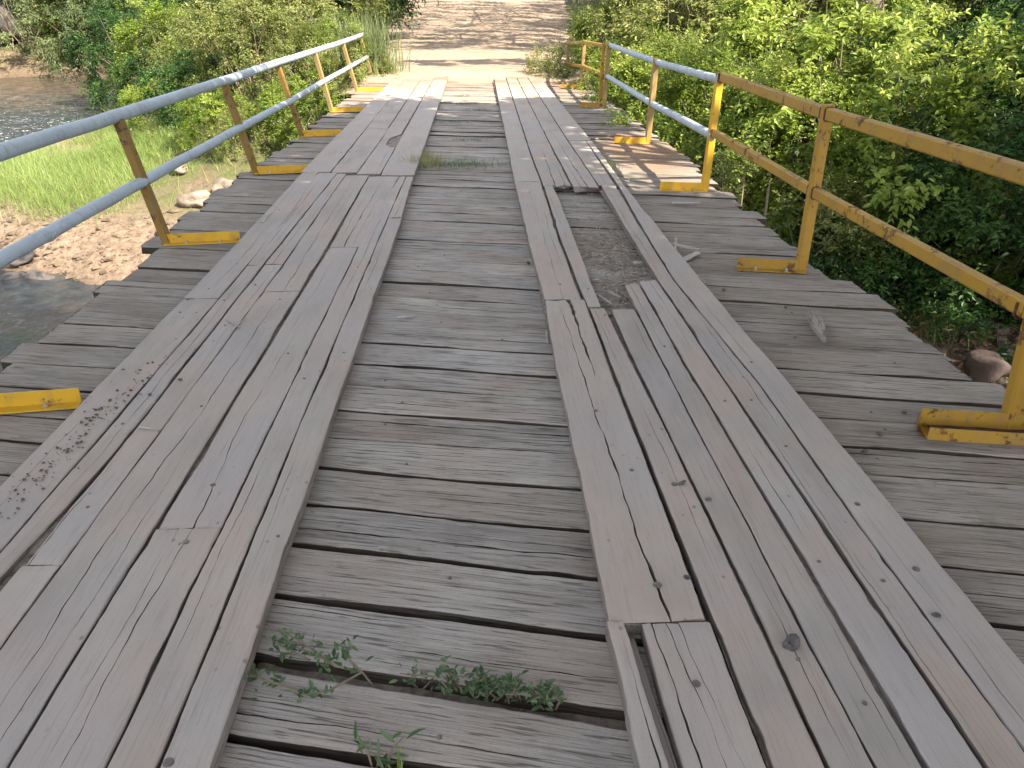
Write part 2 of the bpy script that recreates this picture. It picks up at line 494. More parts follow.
# --- runner boards (the two wheel tracks): edges x at y, ends, cracks
def runner(pts, y0, y1, cracks=(), nails=(), z=.050, T=.046, rag=(.003, .003), seed=None, gap=.003, step=None, label=None, extra=1, tilt=0.0):
    """pts: list of (y, xleft, xright)"""
    ys = [p[0] for p in pts]; la = [p[1] + gap for p in pts]; ra = [p[2] - gap for p in pts]
    seed = seed if seed is not None else int(abs(y0 * 91 + la[0] * 331) * 10) % 99991
    rs = np.random.default_rng(seed)
    xm = (la[0] + ra[0]) / 2; ym = (y0 + y1) / 2
    xl = lambda y: np.interp(y + ym, ys, la) - xm
    xr = lambda y: np.interp(y + ym, ys, ra) - xm
    cr = []
    for c in cracks:
        fx = c[0]
        if isinstance(fx, (list, tuple)):
            cy = [p[0] for p in fx]; cx = [p[1] for p in fx]
            ph = rs.uniform(0, 6, 3)
            f2 = (lambda cy, cx, ph: lambda y: np.interp(y + ym, cy, cx) - xm + .003 * np.sin(y * 9 + ph[0]) + .0022 * np.sin(y * 23 + ph[1]) + .0012 * np.sin(y * 61 + ph[2]))(cy, cx, ph)
            cr.append((f2, c[1] - ym, c[2] - ym, *c[3:]))
        else:
            cr.append((fx, c[1] - ym, c[2] - ym, *c[3:]))
    W = ra[0] - la[0]
    if not cracks or extra > 2:
        for q in range(extra):
            f = (q + .5 + rs.uniform(-.25, .25)) / extra
            c0 = rs.uniform(y0, y1 - .2) - ym
            wd = rs.choice([.0012, .002, .003])
            cr.append((f, c0, c0 + rs.uniform(.3, 1.6), wd, wd * 5, 'mid'))
    def key(c): return c[0] if not callable(c[0]) else float((c[0](np.array([0.0]))[0] - xl(np.array([0.0]))[0]) / W)
    cr2 = []
    for c in sorted(cr, key=key):
        cr2.append(c)
    # plank_mesh sorts by the first value, so wrap callables with their order
    class K(float): pass
    items = []
    for c in cr2:
        k = K(key(c)); k.fn = c[0] if callable(c[0]) else None
        items.append((k, *c[1:]))
    if step is None: step = .03 if ym < 4 else (.05 if ym < 8 else .1)
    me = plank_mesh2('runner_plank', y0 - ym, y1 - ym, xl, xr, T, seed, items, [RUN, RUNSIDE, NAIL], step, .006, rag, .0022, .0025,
                     [(a - xm, b - ym, r) for a, b, r in nails])
    o = link('runner_plank', me, bridge, Vector((xm, ym, z + rs.uniform(-.0025, .0025))) - BO, (0, tilt + rs.uniform(-.008, .008), 0))
    if label: o['label'] = label
    return o


def plank_mesh2(name, ya, yb, xl, xr, T, seed, items, mats, step, r, rag, edge, warp, nails):
    cr = []
    for it in items:
        k = it[0]
        cr.append((k, *it[1:]))
    # translate ordered wrappers to callables inside plank_mesh
    class F(float):
        def __new__(cls, v, fn):
            o = float.__new__(cls, v); o.fn = fn; return o
        def __call__(self, y): return self.fn(y)
    conv = []
    for it in cr:
        if it[0].fn is not None: conv.append((F(float(it[0]), it[0].fn), *it[1:]))
        else: conv.append((float(it[0]), *it[1:]))
    return plank_mesh(name, ya, yb, xl, xr, T, seed, conv, mats, step, r, rag, edge, warp, nails)


N = .0065
Y0 = -1.0
# left track, near set
runner([(Y0, -1.79, -1.585), (4.43, -1.785, -1.57)], Y0, 4.43, [(.35, 1.0, 3.0, .0015, .006, 'mid')], [(-1.70, 2.6, N), (-1.64, 3.5, N), (-1.72, 4.2, N)])
runner([(4.43, -1.785, -1.572), (6.5, -1.80, -1.575), (8.2, -1.83, -1.66)], 4.437, 8.22, [(.6, 4.6, 6.2, .003, .012, 'mid'), (.3, 6.0, 7.6, .002, .01, 'mid')], [(-1.68, 4.6, N), (-1.7, 6.6, N)])
runner([(Y0, -1.585, -1.475), (1.5, -1.578, -1.515), (1.75, -1.577, -1.522), (2.05, -1.575, -1.500), (2.3, -1.573, -1.478), (2.6, -1.57, -1.462), (5.08, -1.572, -1.468)], Y0, 5.08,
       [(.55, 2.4, 4.6, .002, .008, 'mid')], [(-1.52, 2.9, N), (-1.53, 4.4, N)], rag=(.004, .006), label='narrow runner plank with a rotten hollow along its edge')
runner([(5.08, -1.572, -1.468), (8.2, -1.665, -1.462)], 5.088, 8.19, [(.35, 5.3, 7.8, .003, .012, 'mid'), (.7, 5.2, 6.4, .002, .01, 'mid')])
runner([(Y0, -1.475, -1.355), (1.99, -1.472, -1.345)], Y0, 1.985, [(.62, .9, 1.7, .002, .01, 'mid')])
runner([(1.99, -1.462, -1.345), (2.3, -1.466, -1.343), (2.5, -1.455, -1.342), (5.1, -1.462, -1.336)], 1.993, 5.095, [(.1, 2.0, 2.7, .004, .02, 'start'), (.72, 3.4, 5.0, .003, .012, 'end')], [(-1.40, 2.3, N), (-1.41, 4.0, N)])
runner([(5.1, -1.46, -1.335), (8.1, -1.462, -1.36)], 5.103, 8.15, [(.4, 5.1, 6.9, .0035, .014, 'start'), (.7, 6.0, 8.0, .002, .01, 'mid')])
runner([(Y0, -1.355, -1.137), (4.55, -1.338, -1.112)], Y0, 4.545, [([(Y0, -1.235), (1.65, -1.241), (2.19, -1.255), (2.9, -1.225), (4.5, -1.215)], .8, 4.54, .0038, .018, 'mid'), (.75, 1.2, 2.6, .0016, .007, 'mid')], [(-1.24, 3.05, N), (-1.2, 4.4, N)], gap=.003)
runner([(4.55, -1.336, -1.112), (5.1, -1.334, -1.11), (8.0, -1.36, -1.118)], 4.556, 8.06, [([(4.5, -1.21), (6, -1.235), (8, -1.25)], 4.5, 7.9, .004, .016, 'start'), (.72, 6.2, 7.6, .002, .008, 'mid')])
runner([(Y0, -1.138, -.905), (2.16, -1.118, -.893)], Y0, 2.158, [([(Y0, -1.0), (1.6, -1.003), (2.16, -.99)], .5, 2.16, .003, .015, 'full'), (.36, 1.3, 2.0, .0016, .007, 'mid')], [(-.985, 2.08, .011)], gap=.0035)
runner([(2.16, -1.112, -.893), (5.48, -1.092, -.88)], 2.164, 5.478, [([(2.16, -.985), (2.45, -1.0), (2.9, -1.02), (3.6, -1.0)], 2.16, 3.9, .005, .025, 'start'), (.33, 3.8, 5.3, .002, .008, 'mid')], [(-1.0, 2.42, .010), (-.98, 3.6, N)], gap=.0035)
runner([(5.48, -1.09, -.876), (8.0, -1.115, -.80)], 5.487, 7.99, [([(5.48, -.99), (6.5, -.975), (8, -.95)], 5.4, 7.9, .007, .025, 'start'), (.25, 5.6, 7.2, .003, .012, 'mid'), (.75, 5.5, 7.0, .0025, .012, 'mid')])
runner([(Y0, -.905, -.777), (1.0, -.897, -.775), (2.0, -.893, -.773), (2.9, -.89, -.772), (6.3, -.878, -.75), (7.99, -.80, -.735)], Y0, 7.97, [(.5, 4.5, 6.6, .003, .012, 'mid'), (.3, 1.6, 2.6, .002, .01, 'mid')], [(-.84, 3.3, N), (-.82, 5.0, N)], gap=.0035)
runner([(Y0, -.770, -.652), (1.2, -.769, -.65), (2.9, -.771, -.648), (6.3, -.749, -.632)], Y0, 6.30, [(.25, 1.9, 2.6, .002, .01, 'mid'), (.4, 4.6, 5.6, .003, .012, 'mid')], [(-.762, 1.25, .014), (-.69, 2.1, N), (-.70, 3.6, N)], gap=.002)
runner([(6.3, -.752, -.64), (8.0, -.735, -.66)], 6.312, 7.96, [(.5, 6.4, 7.6, .003, .012, 'start')], rag=(.012, .004))
# left track, far set
runner([(8.2, -1.85, -1.54), (20, -1.90, -1.60)], 8.235, 20.2, extra=4)
runner([(8.2, -1.53, -1.26), (11.3, -1.552, -1.235)], 8.2, 11.3, extra=2)
runner([(11.3, -1.555, -1.25), (20, -1.60, -1.27)], 11.31, 20.3, extra=3)
runner([(8.2, -1.255, -1.01), (9.73, -1.245, -1.0)], 8.12, 9.72, extra=2)
runner([(9.73, -1.245, -1.06), (9.95, -1.245, -1.14), (10.5, -1.245, -1.14), (10.75, -1.245, -1.02), (20, -1.26, -.98)], 9.74, 20.2, extra=3, label='runner plank with a dark rotten hole near its joint')
runner([(7.95, -1.005, -.655), (20, -.97, -.655)], 8.03, 20.1, extra=5)
# right track, near set
runner([(Y0, .335, .392), (1.19, .346, .416), (1.65, .341, .391)], Y0, 1.652, [(.62, .6, 1.5, .005, .02, 'mid')], z=.064, T=.058, gap=.001, tilt=.02, label='narrow loose runner board standing proud at the track edge')
runner([(Y0, .425, .452), (1.19, .421, .449), (1.65, .397, .421)], Y0, 1.635, (), z=.018, T=.016, gap=.0, label='sunken strip of split wood')
runner([(Y0, .462, .655), (1.19, .448, .648), (1.65, .440, .641)], Y0, 1.65, [([(Y0, .52), (1.19, .490), (1.65, .474)], -1, 1.65, .007, .03, 'full'), ([(Y0, .58), (1.19, .552), (1.65, .514)], -1, 1.66, .003, .018, 'full'), ([(1.1, .60), (1.66, .545)], 1.1, 1.66, .003, .018, 'end')], [(.543, 1.43, .012)])
runner([(1.66, .345, .636), (2.4, .356, .632), (3.4, .356, .622), (4.32, .378, .624)], 1.662, 4.315,
       [([(1.6, .529), (1.75, .522), (1.91, .513), (2.41, .499), (2.7, .497), (2.97, .480), (3.4, .480), (4.36, .458)], 1.6, 4.4, .010, .045, 'start'),
        ([(3.3, .534), (3.9, .530), (4.4, .520)], 3.25, 4.36, .026, .046, 'end')], [(.522, 1.81, .014), (.49, 2.93, .010), (.56, 2.45, .010)], gap=.005, rag=(.003, .008))
runner([(Y0, .662, .79), (1.6, .652, .782), (2.7, .638, .763), (3.18, .634, .752), (3.6, .63, .733), (4.17, .627, .722)], Y0, 4.165, [(.6, 1.9, 3.0, .002, .008, 'mid'), (.35, 3.2, 4.2, .002, .01, 'end')], [(.70, 2.35, .012), (.7, 4.05, N)], gap=.005, rag=(.003, .006))
runner([(Y0, .798, .903), (1.6, .79, .896), (2.7, .768, .892), (3.18, .758, .89), (3.6, .752, .889), (4.15, .752, .889)], Y0, 4.15, [(.45, 1.2, 1.9, .003, .012, 'mid'), (.7, 3.4, 4.1, .002, .008, 'mid')], [(.80, 2.25, .012), (.84, 1.5, N)], gap=.003)
runner([(Y0, .905, 1.018), (1.76, .896, 1.008), (2.43, .893, 1.004), (3.4, .89, .992), (4.6, .905, 1.0)], Y0, 4.60, [(.35, 3.5, 4.6, .003, .014, 'end'), (.75, 1.0, 1.7, .002, .01, 'mid')], [(.955, 1.35, N), (.94, 3.6, N), (.96, 1.1, N)], gap=.003, rag=(.003, .012))
runner([(Y0, 1.032, 1.158), (1.76, 1.022, 1.148), (2.43, 1.014, 1.143), (3.4, 1.0, 1.138), (4.65, 1.008, 1.128)], Y0, 4.65, [(.3, 2.0, 2.6, .003, .012, 'mid'), (.6, 3.5, 4.6, .0025, .01, 'end')], [(1.08, 3.0, N), (1.06, 1.9, N)], gap=.003, rag=(.003, .012))
runner([(Y0, 1.17, 1.278), (2.1, 1.155, 1.27), (2.75, 1.147, 1.283), (3.2, 1.142, 1.285), (4.2, 1.138, 1.245), (4.65, 1.135, 1.232), (5.8, 1.145, 1.262), (7.45, 1.178, 1.318)], Y0, 7.46, [(.7, 2.6, 4.0, .003, .014, 'mid'), (.35, 4.8, 7.2, .003, .012, 'mid'), (.15, 1.1, 2.8, .002, .01, 'mid')], [(1.21, 2.6, N), (1.22, 1.8, .008), (1.2, 3.0, N), (1.16, 5.9, N)], gap=.003, rag=(.003, .014))
runner([(Y0, 1.282, 1.455), (2.1, 1.274, 1.445), (2.75, 1.288, 1.44), (3.2, 1.29, 1.435), (4.2, 1.252, 1.42), (4.65, 1.24, 1.415), (5.8, 1.275, 1.41), (7.45, 1.35, 1.41), (10.1, 1.375, 1.45)], Y0, 10.1, [(.4, 3.2, 4.4, .0025, .012, 'mid'), (.3, 1.2, 2.1, .002, .01, 'start')], [(1.35, 1.85, .012), (1.33, 3.4, N), (1.32, 2.2, .01)], gap=.003)
# boards beside the hole
runner([(4.33, .378, .603), (5.6, .362, .592), (7.65, .352, .612)], 4.33, 7.66, [([(4.3, .49), (5.5, .485), (7.6, .47)], 4.3, 7.5, .003, .014, 'start'), (.8, 5.0, 6.5, .0018, .008, 'mid')], [(.5, 4.6, N), (.47, 7.2, N)], gap=.003, rag=(.008, .004))
runner([(4.2, .62, .700), (5.5, .605, .712), (6.9, .618, .722), (7.5, .63, .712)], 4.2, 7.50, [(.35, 5.6, 7.3, .002, .008, 'mid')], [(.665, 4.5, N)], gap=.003, rag=(.003, .02))
# right track, far set
runner([(7.67, .352, .612), (8.9, .36, .607), (20, .40, .675)], 7.675, 20.3, extra=4, rag=(.01, .01))
runner([(7.5, .622, .89), (9.94, .618, .895)], 7.47, 9.94, [([(7.4, .735), (8.4, .75), (9.9, .77)], 7.3, 9.7, .011, .04, 'start'), (.8, 7.4, 8.8, .006, .03, 'start')], rag=(.03, .004), label='torn runner plank end overhanging the hole in the track')
runner([(9.94, .622, .895), (20, .685, .92)], 9.95, 20.2, extra=4)
runner([(7.4, .905, 1.15), (10.95, .90, 1.14)], 7.40, 10.94, [([(7.4, 1.04), (8.5, 1.02), (10.9, 1.01)], 7.3, 10.5, .010, .04, 'start'), (.25, 7.4, 9.0, .006, .03, 'start')], rag=(.03, .004))
runner([(10.95, .90, 1.145), (20, .925, 1.18)], 10.96, 20.3, extra=4)
runner([(7.48, 1.16, 1.325), (8.5, 1.155, 1.34), (10.1, 1.15, 1.372)], 7.49, 10.1, [(.5, 7.6, 9.6, .004, .02, 'start')], rag=(.01, .004))
runner([(10.1, 1.15, 1.45), (20, 1.185, 1.47)], 10.115, 20.2, extra=4)

DIRT = mat_plain('packed_brown_dirt', (.19, .155, .125), .5, 18, .95, .1, .8, .01, (.24, .20, .165))
def dirt_sheet(x0, x1, y0, y1, z, seed, amp=.008, name='packed_dirt'):
    xs = np.linspace(x0, x1, max(3, int((x1 - x0) / .03))); ys = np.linspace(y0, y1, max(3, int((y1 - y0) / .06)))
    X, Y = np.meshgrid(xs, ys); Z = z + amp * fbm2(X, Y, seed, 4, 9.0) 
    nx = len(xs); i = np.arange(len(ys) - 1)[:, None] * nx; j = np.arange(nx - 1)[None, :]
    Q = np.stack([i + j, i + j + 1, i + j + 1 + nx, i + j + nx], 2).reshape(-1, 4)
    return link(name, mesh(name, np.stack([X - BO.x, Y - BO.y, Z - BO.z], 2).reshape(-1, 3), [Q], [DIRT], None, True), bridge)
dirt_sheet(-1.765, -.67, -1, 20, .026, 1)
dirt_sheet(.655, 1.40, -1, 4.1, .024, 2)
dirt_sheet(.37, .64, 1.7, 19.9, .016, 3)
dirt_sheet(1.15, 1.40, 4.1, 7.4, .020, 4)
dirt_sheet(.64, 1.41, 7.5, 20, .022, 5)
dirt_sheet(.715, 1.125, 4.19, 5.9, -.004, 6, .014)
# earth that has filled the plank gaps where weeds root
for gy_, x0, x1 in ((1.461, -.66, .42),):
    xs = np.linspace(x0, x1, 60)
    X = np.repeat(xs[None], 5, 0); Yc = gy_ - .245 * xs; Y = Yc[None] + np.linspace(-.045, .045, 5)[:, None]
    Z = -.056 + .012 * fbm2(X, Y, 77, 4, 12.0)
    i = np.arange(4)[:, None] * 60; j = np.arange(59)[None, :]
    Q = np.stack([i + j, i + j + 1, i + j + 61, i + j + 60], 2).reshape(-1, 4)
    link('packed_dirt', mesh('packed_dirt', np.stack([X - BO.x, Y - BO.y, Z - BO.z], 2).reshape(-1, 3), [Q], [DIRT], None, True), bridge)

for x in (-2.05, -.72, .72, 2.05):
    a = Acc()
    pts = [(x + .02 * math.sin(y), y, -.20 - BO.z) for y in np.linspace(-3 - BO.y, 20 - BO.y, 12)]
    a.tube(pts, .135, 12)
    a.build('support_beam', BARK, bridge, smooth=True)


# ------------------------------------------------------------------ railings
def sq(w, h, b=.008):
    w, h = w / 2, h / 2
    return [(-w + b, -h), (w - b, -h), (w, -h + b), (w, h - b), (w - b, h), (-w + b, h), (-w, h - b), (-w, -h + b)]


def ell(a, t): return [(0, 0), (a, 0), (a, t), (t, t), (t, a), (0, a)]


def bracket(parent, post, inward, L, mat, loc, seed, peel=0.0):
    """an angle iron lying on the deck from the post inward, bolted down"""
    rs = random.Random(seed)
    a = Acc()
    d = Vector((inward, .13 if inward > 0 else .2, 0)).normalized()
    p0 = Vector(loc) - d * .05; p1 = Vector(loc) + d * L
    s = Vector((0, -1, 0)) if inward > 0 else Vector((0, 1, 0))
    # profile in (toward viewer, up): upright leaf at the back, flat leaf on the deck in front
    prof = [(0, 0), (.062, 0), (.062, .007), (.007, .007), (.007, .074), (0, .074)]
    if inward < 0: prof = [(-x, y) for x, y in prof][::-1]
    a.sweep(prof, p0, p1)
    o = a.build('foot_bracket', mat, post)
    for f in (.3, .75):
        b = Acc()
        c = p0.lerp(p1, f) + Vector((0, -.036, .007))
        b.tube([c, c + Vector((0, 0, .011))], .013, 6)
        b.tube([c + Vector((0, 0, .009)), c + Vector((0, 0, .02))], .006, 8)
        b.build('bolt', BOLT, o)
    return o


def GY(u, v, Y):
    a, b = (u - 512) / FPX, (v - 384) / FPX
    f = math.cos(PITCH) - b * math.sin(PITCH); d = math.sin(PITCH) + b * math.cos(PITCH)
    # bridge-frame direction
    dx = a * math.cos(YAW) + f * math.sin(YAW); dy = -a * math.sin(YAW) + f * math.cos(YAW)
    t = Y / dy
    return Vector((dx * t, Y, CAMZ - d * t))


# left railing: two grey-blue pipes on leaning angle-iron posts
LR = tag(empty('railing', (-2.35, 8.4, 0)), 'railing of two grey-blue pipes on yellow posts leaning out over the stream', 'railing')
lo = Vector((-2.35, 8.4, 0))
posts_l = [.55, 3.15, 5.81, 8.46, 10.96, 13.5, 16.7, 19.6]
LEAN = -.20
def lx(y): return -2.36 - .009 * max(0, y - 10)
TOPZ, MIDZ = .92, .46
def pipe(parent, name, pts, r, mat, seams=(), origin=Vector((0, 0, 0))):
    a = Acc()
    P, R = [], []
    pts = [Vector(p) for p in pts]
    for i in range(len(pts) - 1):
        n = max(2, int((pts[i + 1] - pts[i]).length / .25))
        for k in range(n):
            P.append(pts[i].lerp(pts[i + 1], k / n) + Vector((random.uniform(-1, 1) * .002, 0, random.uniform(-1, 1) * .003)) - origin); R.append(r)
    P.append(pts[-1] - origin); R.append(r)
    a.tube(P, R, 16)
    for s in seams:
        s = Vector(s) - origin
        d = (pts[1] - pts[0]).normalized()
        a.tube([s - d * .012, s + d * .012], r * 1.07, 16)
        a.tube([s + d * .03, s + d * .042], r * 1.05, 16)
    return a.build(name, mat, parent, smooth=True)

top_l = [(lx(y) + LEAN * .98, y, TOPZ + .006 * math.sin(y * .7)) for y in (-1.0, 3.15, 5.81, 8.46, 10.96, 13.5, 16.7, 20.0)]
mid_l = [(lx(y) + LEAN * .5, y, MIDZ + .006 * math.sin(y * .9 + 1)) for y in (-1.0, 3.15, 5.81, 8.46, 10.96, 13.5, 16.7, 20.3)]
pipe(LR, 'top_rail', top_l, .044, PIPE, origin=lo)
pipe(LR, 'middle_rail', mid_l, .039, PIPE, [(lx(4.4) + LEAN * .5, 4.4, MIDZ - .005)], origin=lo)
for i, y in enumerate(posts_l):
    x = lx(y); ln = LEAN * (1 + .1 * math.sin(i * 2.1))
    a = Acc()
    base = Vector((x, y, -.02)) - lo; top = Vector((x + ln, y + .02 * math.sin(i), TOPZ - .03)) - lo
    L_ = .058; T_ = .009
    prof = [(-L_ / 2, -L_ / 2), (L_ / 2, -L_ / 2), (L_ / 2, -L_ / 2 + T_), (-L_ / 2 + T_, -L_ / 2 + T_), (-L_ / 2 + T_, L_ / 2), (-L_ / 2, L_ / 2)]
    a.sweep([(p[0], p[1]) for p in prof], base, top, up=(.25, 1, 0))
    po = a.build('post', YELSHADE if i < 5 else YELTAN, LR)
    bracket(LR, po, 1, .50, YEL, Vector((x + .03, y - .01, .0)) - lo, i)

# right railing: yellow box-section rails in the near bays, grey pipe in the middle bays, light box-section at the far end
RR = tag(empty('railing', (2.24, 8.4, 0)), 'railing with thick yellow square rails near and grey pipe rails farther along', 'railing')
ro = Vector((2.24, 8.4, 0))
posts_r = [.3, 2.79, 4.97, 7.44, 10.19, 13.94, 17.14, 20.0]
def rx(y): return 2.185
RT, RM = 1.02, .535
def lean_r(y): return -.005 if y < 5.5 else .03
for nm, zz, w, h in (('top_rail', RT, .052, .078), ('middle_rail', RM, .048, .072)):
    a = Acc()
    ys = [-1.2, 2.79, 4.97, 7.36]
    pts = [Vector((rx(y) + lean_r(y) * zz, y, zz + (.008 if i % 2 else -.004))) - ro for i, y in enumerate(ys)]
    for p, q in zip(pts[:-1], pts[1:]): a.sweep(sq(w, h), p + (q - p).normalized() * .002, q - (q - p).normalized() * .002)
    bevel(a.build(nm, YELDULL, RR), .003)
    pipe(RR, nm, [(rx(0) + lean_r(9) * zz, 7.40, zz - .02), (rx(0) + .05 * zz, 10.19, zz - .06), (rx(0) + .05 * zz, 13.98, zz - .04)], .038, PIPE, origin=ro)
    a = Acc()
    pts = [Vector((rx(0) + .03, y, z_ + (zz - RT) * .95)) - ro for y, z_ in ((13.85, RT - .06), (17.14, RT - .14), (20.05, RT - .30))]
    for p, q in zip(pts[:-1], pts[1:]): a.sweep(sq(.055, .06), p, q)
    a.build(nm, YELDULL, RR)
for i, y in enumerate(posts_r):
    a = Acc()
    x = rx(y) + (.075 if y == 2.79 else 0)
    t = Vector((rx(y) + lean_r(y), y + .015 * math.sin(i * 3), (RT + .05 if y < 5.5 else RT - .01) if y < 14 else RT - (.14 if y < 18 else .30)))
    a.sweep(sq(.074, .062, .012), Vector((x, y, -.015)) - ro, t - ro, up=(0, 1, 0))
    po = bevel(a.build('post', YEL if 5.5 < y < 8 else (YELDULL if y < 8 else YELTAN), RR), .003)
    if y == 2.79: nearpost = po
    else: bracket(RR, po, -1, .40, YELDULL if y < 6 or y > 12 else YEL, Vector((x - .03, y - .02, .0)) - ro, 20 + i)
    if i in (1, 2, 3):
        for zz, w_, h_ in ((RT, .052, .078), (RM, .048, .072)):
            c_ = Vector((rx(y) + lean_r(y) * zz, y, zz + (.008 if i == 0 else -.004))) - ro
            for sgn in (-1, 1):
                a = Acc(); a.sweep(sq(w_ + .010, h_ + .010, .014), c_ + Vector((0, sgn * .030, 0)), c_ + Vector((0, sgn * .043, .0)))
                a.build('weld_bead', RUST, po)
    if y == 13.94:
        a = Acc(); a.sweep(sq(.06, .06, .01), Vector((x - .04, y + .24, -.015)) - ro, Vector((x - .02, y + .24, RT - .02)) - ro, up=(0, 1, 0))
        a.build('post', YELDULL, RR)
# the near foot: a bent open channel holding two posts, full of rust and dirt
a = Acc()
x0, yb = 1.87, 2.72
d = Vector((1, -.17, 0)).normalized()
p0 = Vector((x0, yb + .05, .0)) - ro; p1 = Vector((x0 + .62, yb - .06, .0)) - ro
prof = [(-.062, 0), (.062, 0), (.062, .055), (.055, .055), (.055, .007), (-.055, .007), (-.055, .085), (-.062, .085)]
a.sweep(prof, p0, p1)
c = Acc(); c.add([p0 + Vector((.0, -.06, .0)), p0 + Vector((-.035, -.02, .012)), p0 + Vector((-.005, .06, .085)), p0 + Vector((.0, .055, .004))], [(0, 1, 2, 3), (3, 2, 1, 0)])
fb = a.build('foot_channel', YELDULL, nearpost)
ce = c.build('bent_end', YELDULL, fb)
a = Acc()
rs = random.Random(3)
n = 14
vv, ff = [], []
for i in range(n):
    for j in range(5):
        p = p0.lerp(p1, .04 + .92 * i / (n - 1)) + Vector((0, (j - 2) * .0265, .009 + .016 * (1 - ((j - 2) / 2) ** 2) + rs.uniform(0, .006)))
        vv.append(p)
for i in range(n - 1):
    for j in range(4): ff.append((i * 5 + j, (i + 1) * 5 + j, (i + 1) * 5 + j + 1, i * 5 + j + 1))
a.add(np.array(vv), ff)
a.build('rusty_dirt', RUST, fb, smooth=True)
a = Acc(); a.sweep(sq(.075, .065, .01), Vector((2.375, 2.60, .01)) - ro, Vector((2.36, 2.60, RT - .03)) - ro, up=(0, 1, 0))
a.build('post', YELDULL, RR)


# ------------------------------------------------------------------ terrain, river, road
RIV = np.array([(-19.5, 35.5, 5.2), (-17, 30, 5.2), (-15.5, 24, 4), (-16, 17, 4), (-14, 11, 4), (-8, 7.7, 4.3), (0, 4.3, 4.2), (6, -.5, 4), (13, -5, 4), (22, -9, 4), (60, -25, 4)], float)
def riv_dist(x, y):
    best = np.full(x.shape, 1e9)
    for (x0, y0, w0), (x1, y1, w1) in zip(RIV[:-1], RIV[1:]):
        dx, dy = x1 - x0, y1 - y0; L2 = dx * dx + dy * dy
        t = np.clip(((x - x0) * dx + (y - y0) * dy) / L2, 0, 1)
        d = np.hypot(x - x0 - t * dx, y - y0 - t * dy) - (w0 + t * (w1 - w0))
        best = np.minimum(best, d)
    return best
def sstep(a, b, x):
    t = np.clip((x - a) / (b - a), 0, 1); return t * t * (3 - 2 * t)
def water_z(x, y): return -2.25 + .62 * sstep(13, 30, y)
def road_cx(y): return -.1 + .02 * np.maximum(y - 24, 0)
def road_half(y): return 3.2 + .095 * np.clip(y - 25, 0, 45)
def road_z(y): return .045 + .0011 * np.maximum(y - 22, 0) ** 2 * .9
def road_zz(y): return np.where(y < 62, road_z(y), road_z(np.array(62.0)) + .08 * (y - 62))
def ground_z(x, y):
    x = np.asarray(x, float); y = np.asarray(y, float)
    q = riv_dist(x, y) + .35 * fbm2(x, y, 5, 3, .9)
    w = water_z(x, y)
    bank = w + np.where(q < 0, -.42 * (1 - np.exp(np.minimum(q, 0) * 1.1)), .10 * np.minimum(q, .6) / .6 + .30 * np.clip(q - .2, 0, 1.4) + .06 * np.maximum(q - 1.6, 0))
    bank = bank + .09 * fbm2(x, y, 2, 4, 1.4) + .035 * fbm2(x, y, 8, 3, 6.0)
    rc = road_cx(y)
    rd = np.hypot(np.maximum(np.abs(x - rc) - road_half(y), 0), np.maximum(19.2 - y, 0))
    rz = road_zz(np.maximum(y, 19.0)) - .05 - .30 * rd + .03 * fbm2(x, y, 3, 3, 1.2)
    # the near approach behind the viewer
    rd2 = np.hypot(np.maximum(np.abs(x) - 3.2, 0), np.maximum(y + 4.5, 0))
    rz2 = -.03 - .38 * rd2
    far = np.hypot(x, y)
    hill = -6.0 + 4.0 * sstep(36, 50, far) * (riv_dist(x, y) > 1) + .17 * np.maximum(far - 34, 0) * sstep(34, 60, far) + .10 * np.maximum(x - 6, 0) * sstep(4, 10, y)
    z = np.maximum(np.maximum(bank, rz), np.maximum(rz2, np.minimum(hill, 30)))
    on = (np.abs(x - rc) < road_half(y) - .1) & (y > 19.2)
    z = np.where(on, np.minimum(z, road_zz(y) - .05), z)
    return np.where((np.abs(x) < 2.9) & (y > 14) & (y < 20.4), np.minimum(z, -.30), z)
def gz(x, y): return float(ground_z(np.array([x]), np.array([y]))[0])
def axis(lo, hi, c0, c1, fine, coarse):
    out = [c0]; s = fine
    while out[-1] < c1: out.append(out[-1] + fine)
    while out[-1] < hi: s = min(coarse, s * 1.16); out.append(out[-1] + s)
    s = fine; pre = []
    cur = c0
    while cur > lo: s = min(coarse, s * 1.16); cur -= s; pre.append(cur)
    return np.array(pre[::-1] + out)
def grid_mesh(name, xs, ys, zf, mats, attrs=None, keep=None, smooth=True):
    X, Y = np.meshgrid(xs, ys); Z = zf(X, Y)
    nx = len(xs)
    i = np.arange(len(ys) - 1)[:, None] * nx; j = np.arange(nx - 1)[None, :]
    Q = np.stack([i + j, i + j + 1, i + j + 1 + nx, i + j + nx], 2).reshape(-1, 4)
    if keep is not None:
        k = keep(X, Y).reshape(-1)
        Q = Q[k[Q].any(1)]
    V = np.stack([X, Y, Z], 2).reshape(-1, 3)
    used = np.unique(Q); remap = np.full(len(V), -1); remap[used] = np.arange(len(used))
    at = {kk: f(X, Y).reshape(-1)[used] for kk, f in (attrs or {}).items()}
    return mesh(name, V[used], [remap[Q]], mats, None, smooth, at)

